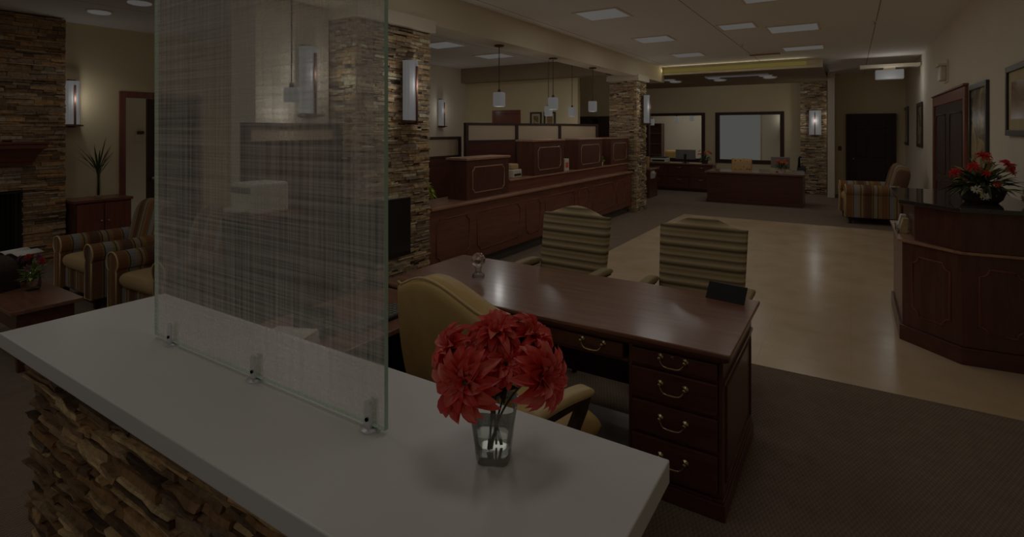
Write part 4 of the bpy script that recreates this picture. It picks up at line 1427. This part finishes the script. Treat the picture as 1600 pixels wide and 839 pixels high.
for k in range(26):
    a, e = rnd.uniform(0, 6.28), rnd.uniform(0.75, 1.5)
    leaf(lf, (0.02 * math.cos(a), .02 * math.sin(a), rnd.uniform(.32, .42)), (math.cos(a) * math.cos(e) * (0.5 if math.cos(a) < 0 else 1), math.sin(a) * math.cos(e), math.sin(e)), rnd.uniform(.32, .56), .018, droop=.16, nv=6)
lf.build('blades', M['leaf_dark'], rp, smooth=True, fix=False)
sw = thing('wall_panel_switch', 'small pale switch box on the hall wall through the doorway', 'switch', (XL - 1.4, 4.45, 1.62))
box('switch_plate', M['white_plastic'], 0, 0.02, -0.08, 0.08, -0.09, 0.05, sw, 0.006)
box('display', M['bronze'], 0, 0.03, -0.05, 0.05, 0.06, 0.11, sw, 0.004)

# --- things glimpsed through the patterned glass
pr = thing('printer', 'pale desktop printer on a stand seen through the patterned glass', 'printer', (-3.76, 2.38, 0))
box('stand_top', M['wood_y'], -0.20, 0.20, -0.20, 0.20, 1.10, 1.13, pr, 0.004)
for sx in (-1, 1):
    box('stand_side', M['wood_dark'], sx * 0.18 - .012, sx * .18 + .012, -0.18, 0.18, 0, 1.10, pr)
for z in (0.12, 0.6):
    box('shelf', M['wood_dark'], -0.165, 0.165, -0.18, 0.18, z, z + .02, pr)
bd = box('printer_body', M['white_plastic'], -0.14, 0.14, -0.15, 0.15, 1.13, 1.36, pr, 0.02)
box('paper_tray', M['white_plastic'], -0.11, 0.11, -0.22, -0.15, 1.16, 1.18, bd, 0.004)
box('control_panel', M['grey_plastic'], -0.12, 0.12, -0.153, -0.15, 1.29, 1.33, bd)

def partition(label, p0, p1, n, z1, zs, group='dark framed work partitions'):
    """dark framed work partition with a frosted strip along its top"""
    a, b_ = Vector((p0[0], p0[1], 0)), Vector((p1[0], p1[1], 0))
    L = (b_ - a).length
    t = thing('work_partition', label, 'partition', a, math.atan2(b_.y - a.y, b_.x - a.x), group)
    w = L / n
    fm = MB()
    for k in range(n + 1):
        fm.box(k * w - 0.03, k * w + 0.03, -0.03, 0.03, 0, z1)
    for k in range(n):
        x0, x1 = k * w + .03, (k + 1) * w - .03
        fm.box(x0, x1, -0.03, 0.03, z1 - .04, z1)
        fm.box(x0, x1, -0.025, 0.025, zs - .03, zs)
    fm.build('partition_frame', M['wood_dark'], t, 0.003)
    for k in range(n):
        x0, x1 = k * w + .03, (k + 1) * w - .03
        box('lower_panel', M['wood_x'], x0, x1, -0.018, 0.018, 0.0, zs - .03, t)
        box('frosted_strip', M['frosted'], x0, x1, -0.006, 0.006, zs, z1 - .04, t)
    return t
partition('long work partition of three bays behind the teller counter', (-5.35, 7.02), (-4.42, 10.2), 3, 1.87, 1.58)
partition('low work partition between the near stone column and the teller bays', (-5.6, 6.0), (-5.6, 7.15), 1, 1.64, 1.33)
partition('dark work partition before the pale pier, dimly seen through the patterned glass', (-4.08, 2.46), (-4.08, 3.34), 1, 1.81, 1.66)

# ================================================================== TELLER COUNTER
tc = thing('teller_counter', 'long mahogany teller counter with raised panels between the two stone columns', 'counter', (-4.0, 7.7, 0))
Y0, Y1 = 4.50 - 7.7, 10.93 - 7.7
box('kick_board', M['rubber'], -0.40, -0.03, Y0, Y1, 0, 0.15, tc)
box('counter_body', M['wood_y'], -0.45, 0.06, Y0, Y1, 0.15, 0.845, tc, 0.004)
box('counter_ledge', M['wood_edge'], -0.46, 0.10, Y0, Y1, 0.845, 0.88, tc, 0.008)
mm = MB()
y = Y0 + 0.12
k = 0
while y < Y1 - 0.4:
    w = (0.42, 1.02)[k % 2] if k else 0.62
    w = min(w, Y1 - 0.1 - y)
    mm.tube(notched((0.06, y, 0.25), (0, 1, 0), (0, 0, 1), w, 0.48, 0.06), 0.010, 6, True)
    y += w + 0.16
    k += 1
mm.build('panel_moulding', M['wood_trim'], tc, smooth=True)
box('upper_riser', M['wood_y'], -0.44, -0.02, 6.25 - 7.7, Y1, 0.88, 1.035, tc, 0.003)
box('upper_shelf', M['wood_edge'], -0.46, 0.005, 6.25 - 7.7, Y1, 1.035, 1.06, tc, 0.006)
def pod(y0, y1, z0, z1):
    p = box('privacy_pod', M['wood_z'], -0.30, 0.0, y0 - 7.7, y1 - 7.7, z0, z1 - .03, tc, 0.004)
    box('pod_cap', M['wood_edge'], -0.32, 0.02, y0 - 7.72, y1 - 7.68, z1 - .03, z1, p, 0.006)
    m = MB()
    m.tube(notched((0.0, y0 - 7.7 + .12, z0 + .08), (0, 1, 0), (0, 0, 1), (y1 - y0) - .24, (z1 - z0) - .2, .04), .009, 6, True)
    m.build('panel_moulding', M['wood_edge'], p, smooth=True)
pod(5.26, 6.22, 0.88, 1.40)
pod(6.92, 7.90, 1.06, 1.60)
pod(8.45, 9.50, 1.06, 1.60)
pod(9.95, 10.92, 1.06, 1.60)
iv = thing('counter_ivy', 'small bright green trailing plant at the near end of the teller counter', 'plant', (-4.16, 4.66, 0.88))
MB().lathe([(0.05, 0), (0.07, 0.10), (0.075, 0.11), (0.06, 0.11)], seg=16).build('pot', M['basket'], iv)
rnd = random.Random(31)
lf = MB()
for k in range(90):
    a, e = rnd.uniform(0, 6.28), rnd.uniform(-.5, 1.3)
    d = (math.cos(a) * math.cos(e), math.sin(a) * math.cos(e), math.sin(e))
    r0 = rnd.uniform(0.03, 0.1)
    leaf(lf, (d[0] * r0, d[1] * r0, .16 + d[2] * r0), d, rnd.uniform(.05, .1), rnd.uniform(.03, .05), droop=.5, nv=4)
lf.build('leaves', M['lime'], iv, smooth=True, fix=False)['kind'] = 'stuff'
am = thing('receipt_printer', 'pale receipt printer on the teller shelf between the first two pods', 'printer', (-4.16, 6.55, 1.06))
box('printer_body', M['white_plastic'], -0.1, 0.1, -0.12, 0.12, 0, 0.12, am, 0.015)
box('paper_roll_cover', M['beige'], -0.09, 0.06, -0.10, 0.10, 0.12, 0.2, am, 0.02)
box('front_slot', M['black'], 0.1, 0.103, -0.09, 0.09, 0.03, 0.06, am)
lx = thing('leaflet_box', 'small white box with orange front on the teller shelf between second and third pods', 'box', (-4.13, 8.17, 1.06))
box('box_body', M['paper'], -0.05, 0.05, -0.08, 0.08, 0, 0.20, lx, 0.003)
box('orange_front', M['orange'], 0.05, 0.053, -0.05, 0.05, 0.05, 0.14, lx)
gpn = thing('lime_plant', 'tiny lime green plant in white pot between the last two pods', 'plant', (-4.12, 9.72, 1.06))
MB().lathe([(0.04, 0), (0.05, 0.07), (0.045, 0.07)], seg=14).build('pot', M['paper'], gpn)
lf = MB()
for k in range(60):
    a, e = rnd.uniform(0, 6.28), rnd.uniform(-.1, 1.4)
    d = (math.cos(a) * math.cos(e), math.sin(a) * math.cos(e), math.sin(e))
    leaf(lf, (d[0] * .02, d[1] * .02, .1 + d[2] * .03), d, rnd.uniform(.06, .1), .03, droop=.2, nv=4)
lf.build('leaves', M['lime'], gpn, smooth=True, fix=False)['kind'] = 'stuff'

# pictures in the teller room
def picture(name, label, loc, rz, w, h, art, frame='frame_black', fw=0.035, mat=0.0, th=0.03):
    """hangs on a wall, faces local -y, loc = centre on the wall"""
    t = thing(name, label, 'picture', loc, rz)
    f = MB()
    f.box(-w / 2, -w / 2 + fw, -th, 0, -h / 2, h / 2)
    f.box(w / 2 - fw, w / 2, -th, 0, -h / 2, h / 2)
    f.box(-w / 2 + fw, w / 2 - fw, -th, 0, h / 2 - fw, h / 2)
    f.box(-w / 2 + fw, w / 2 - fw, -th, 0, -h / 2, -h / 2 + fw)
    f.build('frame', M[frame], t, 0.004)
    if mat:
        box('mat_board', M['mat_board'], -w / 2 + fw, w / 2 - fw, -0.012, -0.002, -h / 2 + fw, h / 2 - fw, t)
        box('print', M[art], -w / 2 + fw + mat, w / 2 - fw - mat, -0.014, -0.012, -h / 2 + fw + mat, h / 2 - fw - mat, t)
    else:
        box('print', M[art], -w / 2 + fw, w / 2 - fw, -0.012, -0.002, -h / 2 + fw, h / 2 - fw, t)
    return t
picture('framed_picture', 'small framed picture left of the pair above the teller partition', (-6.13, 10.7, 1.95), 0, 0.30, 0.42, 'art_tall', mat=0.05)
picture('framed_picture', 'small framed picture right of the pair above the teller partition', (-5.77, 10.7, 1.95), 0, 0.30, 0.42, 'art_brown', mat=0.05)
picture('framed_picture', 'dark framed picture half hidden by the near stone column', (-8.1, 8.55, 1.85), PI / 2, 0.9, 0.7, 'art_brown')
for x, lb in ((-5.52, 'dark cupboard left of the pair in the passage past the tellers'), (-5.02, 'dark cupboard right of the pair in the passage past the tellers')):
    t = thing('passage_cupboard', lb, 'cupboard', (x, 12.3, 0))
    box('cupboard_body', M['wood_dark'], -0.17, 0.17, -0.2, 0.2, 0, 2.08, t, 0.004)
    for s in (-1, 1):
        box('cupboard_door', M['wood_dark'], 0.005 if s > 0 else -0.165, 0.165 if s > 0 else -0.005, -0.215, -0.2, 0.05, 2.04, t, 0.004)

# ================================================================== RIGHT WALL
picture('framed_picture', 'tall framed reed print beside the wide doorway above the flowers', (1.18, 7.62, 1.68), -PI / 2, 0.96, 1.16, 'art_tall', 'frame_black', 0.06, 0.0)
picture('framed_picture', 'framed brown print cut by the right edge of the picture', (1.18, 5.92, 2.0), -PI / 2, 0.85, 0.6, 'art_brown', 'frame_black', 0.05, 0.09)
picture('framed_picture', 'dark framed picture on the right wall nearest the far door', (1.18, 16.6, 1.85), -PI / 2, 1.1, 0.95, 'art_brown', 'frame_black', 0.07)
picture('framed_picture', 'dark framed picture on the right wall between far door and wide doorway', (1.18, 13.5, 1.85), -PI / 2, 0.95, 0.9, 'art_tall', 'frame_black', 0.07)
ex = thing('exit_light', 'white emergency light fitting high on the right wall over the doorway', 'emergency light', (1.18, 10.0, 2.60))
box('wall_bracket', M['cap'], -0.02, 0, -0.16, 0.16, -0.16, 0.16, ex, 0.004)
box('lamp_housing', M['white_plastic'], -0.09, -0.02, -0.14, 0.14, -0.13, 0.08, ex, 0.012)
box('top_flange', M['cap'], -0.12, 0, -0.20, 0.20, 0.08, 0.11, ex, 0.004)
sl = thing('light_switch', 'small dark switch plate left of the far black door', 'switch', (-0.26, WY, 1.25))
box('switch_plate', M['bronze'], -0.04, 0.04, -0.012, 0, -0.06, 0.06, sl, 0.002)
box('toggle', M['bronze'], -0.012, 0.012, -0.02, -0.012, -0.02, 0.02, sl, 0.002)

# ================================================================== FAR WORK AREA
fd = thing('reception_desk', 'far mahogany desk with plain front panel before the bright office window', 'desk', (-1.95, 14.0, 0))
box('front_panel', M['wood_x'], -1.03, 1.03, -0.40, -0.37, 0.0, 0.71, fd, 0.005)
box('plinth', M['wood_x'], -1.045, 1.045, -0.415, -0.40, 0.0, 0.07, fd, 0.004)
for s in (-1, 1):
    box('end_panel', M['wood_z'], s * 1.015 - .015, s * 1.015 + .015, -0.37, 0.40, 0.0, 0.71, fd, 0.004)
box('desktop', M['wood_top'], -1.08, 1.08, -0.46, 0.46, 0.71, 0.75, fd, 0.008)
cz = thing('credenza', 'long low mahogany credenza with drawers under the left office window', 'cabinet', (-4.1, 15.75, 0))
box('credenza_body', M['wood_z'], -1.0, 0.85, -0.25, 0.25, 0.06, 0.76, cz, 0.004)
box('plinth', M['wood_dark'], -0.98, 0.83, -0.23, 0.23, 0, 0.06, cz)
box('credenza_top', M['wood_top'], -1.03, 0.88, -0.29, 0.28, 0.76, 0.80, cz, 0.006)
for k in range(3):
    x0 = -0.98 + k * 0.61
    for z0, z1 in ((0.09, 0.40), (0.42, 0.74)):
        d = box('drawer', M['wood_x'], x0, x0 + .59, -0.27, -0.25, z0, z1, cz, 0.004)
        MB().tube([(x0 + .22, -0.27, z1 - .06), (x0 + .23, -0.295, z1 - .06), (x0 + .36, -0.295, z1 - .06), (x0 + .37, -0.27, z1 - .06)], .006, 6).build('drawer_pull', M['brass'], d, smooth=True)
sd = thing('side_desk', 'dark desk end just past the far stone column', 'desk', (-4.72, 13.75, 0))
box('desk_body', M['wood_z'], -0.45, 0.36, -0.32, 0.36, 0.0, 0.71, sd, 0.004)
box('desktop', M['wood_top'], -0.47, 0.40, -0.36, 0.40, 0.71, 0.75, sd, 0.008)
bskt = thing('paper_tray', 'white paper holder hung on the end of the side desk', 'tray', (-4.355, 13.60, 0.50))
MB().hexa([(0.002, -.12, 0), (.05, -.12, 0.0), (.05, .12, 0.0), (0.002, .12, 0), (0.002, -.12, .16), (.08, -.12, .14), (.08, .12, .14), (0.002, .12, .16)]).build('holder', M['white_plastic'], bskt, 0.004)
MB().box(.01, .05, -.10, .10, .02, .19).build('papers', M['paper'], bskt)

def dotted_chair(label, loc, rz):
    """faces local +y"""
    t = thing('dotted_chair', label, 'chair', loc, rz, 'tan dotted office chairs')
    MB().pad(lambda u, v: (((2 * u - 1) * 0.25, -0.24 - 0.06 * v, 0.50 + 0.50 * v), (0, -0.99, 0.1)), 0.05, 12, 12, 10, 0.3).build('backrest', M['dots'], t, smooth=True)
    MB().pad(lambda u, v: (((2 * u - 1) * 0.26, -0.22 + 0.48 * v, 0.44), (0, 0, 1)), 0.055, 12, 12, 10, 0.3).build('seat', M['dots'], t, smooth=True)
    MB().box(-0.03, 0.03, -0.27, -0.22, 0.40, 0.6).build('back_support', M['black'], t, .004)
    b = MB().lathe([(.03, .09), (.03, .40)], seg=12)
    for k in range(5):
        a = 2 * PI * k / 5
        b.tube([(0, 0, .09), (.28 * math.cos(a), .28 * math.sin(a), .06)], [.025, .018], 8)
    bb = b.build('swivel_base', M['black'], t, smooth=False)
    for k in range(5):
        a = 2 * PI * k / 5
        MB().ball((.27 * math.cos(a), .27 * math.sin(a), .027), .026, 10, 6).build('caster', M['black'], bb, smooth=True)
    return t
dotted_chair('tan dotted chair behind the far reception desk', (-2.42, 14.75, 0), PI)
dotted_chair('tan dotted chair at the side desk behind the far column', (-5.15, 14.62, 0), PI - 0.4)

def flat_monitor(label, loc, rz, w=0.46, h=0.30, back=True):
    t = thing('computer_monitor', label, 'monitor', loc, rz, 'monitors on the far desks')
    MB().box(-w / 2, w / 2, -0.02, 0.03, 0.10, 0.10 + h).build('monitor_case', M['grey_plastic' if back else 'black'], t, .01)
    MB().lathe([(.10, 0), (.10, .012), (.025, .02)], seg=16).box(-.03, .03, -.045, -.02, .01, .25).build('monitor_stand', M['black'], t)
    MB().box(-w / 2 + .02, w / 2 - .02, .03, .032, .12, .08 + h).build('screen', M['screen'], t)
    return t
flat_monitor('brown grey monitor back on the far credenza', (-4.05, 15.75, 0.80), 0, 0.56, 0.28)
flat_monitor('grey monitor back at the right end of the far reception desk', (-1.42, 14.1, 0.75), 0, 0.40, 0.26)
pt = thing('desk_printer', 'pale flat printer at the left end of the far credenza', 'printer', (-4.78, 15.72, 0.80))
box('printer_body', M['white_plastic'], -0.24, 0.24, -0.18, 0.18, 0, 0.13, pt, 0.015)
box('scanner_lid', M['black'], -0.23, 0.22, -0.17, 0.17, 0.13, 0.16, pt, 0.008)
box('output_slot', M['black'], -0.18, 0.18, -0.183, -0.18, 0.03, 0.08, pt)

def orange_plant(label, loc, n, r, hgt, seed, m='orange', pot='basket'):
    t = thing('orange_flowers', label, 'flowers', loc)
    MB().lathe([(.07, 0), (.09, .08), (.095, .10), (.08, .10)], seg=16).build('pot', M[pot], t)
    rnd = random.Random(seed)
    lf = MB()
    for k in range(70):
        a, e = rnd.uniform(0, 6.28), rnd.uniform(0, 1.4)
        d = (math.cos(a) * math.cos(e), math.sin(a) * math.cos(e), math.sin(e))
        r0 = rnd.uniform(.02, .1)
        leaf(lf, (d[0] * r0, d[1] * r0, .10 + d[2] * r0), d, rnd.uniform(.1, .18), .03, droop=.4, nv=4)
    lf.build('leaves', M['leaf'], t, smooth=True, fix=False)['kind'] = 'stuff'
    for k in range(n):
        a = 2 * PI * k / n + rnd.uniform(-.3, .3)
        q = rnd.uniform(.35, 1)
        dahlia_head(t, Vector((r * q * math.cos(a), r * q * math.sin(a), hgt * rnd.uniform(.75, 1.05))), (math.cos(a) * .6, math.sin(a) * .6, .8), .05, seed + k, M[m], ((7, 1, .2), (6, .7, .8)))
    return t
orange_plant('pot of orange flowers on the far credenza between the two office windows', (-3.50, 15.72, 0.80), 9, 0.22, 0.33, 50)
orange_plant('loose orange flowers at the right end of the far reception desk', (-1.36, 13.80, 0.75), 8, 0.14, 0.28, 70, 'orange', 'paper')
bp = thing('black_telephone', 'upright black telephone at the right corner of the far reception desk', 'telephone', (-0.98, 14.15, 0.75))
MB().hexa([(-.09, -.1, 0), (.09, -.1, 0), (.09, .1, 0), (-.09, .1, 0), (-.09, -.02, .12), (.09, -.02, .12), (.09, .1, .16), (-.09, .1, .16)]).build('phone_base', M['black'], bp, .006)
MB().tube([(-.05, .02, .14), (-.05, .02, .34), (-.02, 0, .37)], [.03, .022, .03], 10).build('handset', M['black'], bp, smooth=True)
for x, y, w, lb in ((-1.01, 13.68, .11, 'stack of white papers on the right of the far reception desk'), (-1.72, 13.78, .10, 'small white paper pile in the middle of the far reception desk')):
    t = thing('paper_pile', lb, 'papers', (x, y, .75), .2)
    for k in range(4):
        box('sheaf', M['paper'] if k % 2 == 0 else M['grey_plastic'], -w, w, -.13, .13, k * .018, k * .018 + .016, t, .001)
def reflected_pendant(x, y, zs, label):  # glowing pendants behind the glass stand in for lamp reflections on it
    return pendant(x, y, CZ, zs, label, 'pendant shapes for lamp reflections in the office window', 0, .07, .22)
reflected_pendant(-5.85, 18.3, 2.02, 'pendant shape for a lamp reflection at the left of the left office window')
reflected_pendant(-5.05, 18.5, 2.10, 'pendant shape for a lamp reflection in the middle of the left office window')
reflected_pendant(-4.55, 18.5, 2.16, 'pendant shape for a lamp reflection at the right of the left office window')
sconce(-1.95, OY, 2.1, 'slim lit sconce on the office wall inside the right office window', -PI / 2, 0.5, 6)
bc = thing('bookcase', 'brown bookcase against the office wall behind the left window', 'bookcase', (-6.55, OY - .2, 0))
f = MB()
f.box(-.52, -.49, -.18, .18, 0, 2.0)
f.box(.49, .52, -.18, .18, 0, 2.0)
f.box(-.49, .49, .16, .18, 0, 2.0)
for z in (0, .4, .8, 1.2, 1.6, 1.97):
    f.box(-.49, .49, -.18, .16, z, z + .03)
f.build('case', M['wood_z'], bc, .003)
oc = thing('office_sofa', 'tan upholstered chair back inside the left office window', 'armchair', (-4.98, 18.9, 0))
MB().pad(lambda u, v: (((2 * u - 1) * .5, -.30, .35 + .70 * v), (0, -1, 0)), .1, 12, 12, 10, .3).build('backrest', M['leather'], oc, smooth=True)
MB().pad(lambda u, v: (((2 * u - 1) * .46, -.25 + .6 * v, .36), (0, 0, 1)), .1, 12, 12, 10, .3).build('seat', M['leather'], oc, smooth=True)
for sx in (-1, 1):
    MB().box(sx * .5 - .08, sx * .5 + .08, -.28, .35, .08, .58).build('arm', M['leather'], oc, .04)
    for y in (-.22, .3):
        MB().taper((sx * .48, y), (.02, .02), (.03, .03), 0, .09).build('leg', M['wood_dark'], oc)
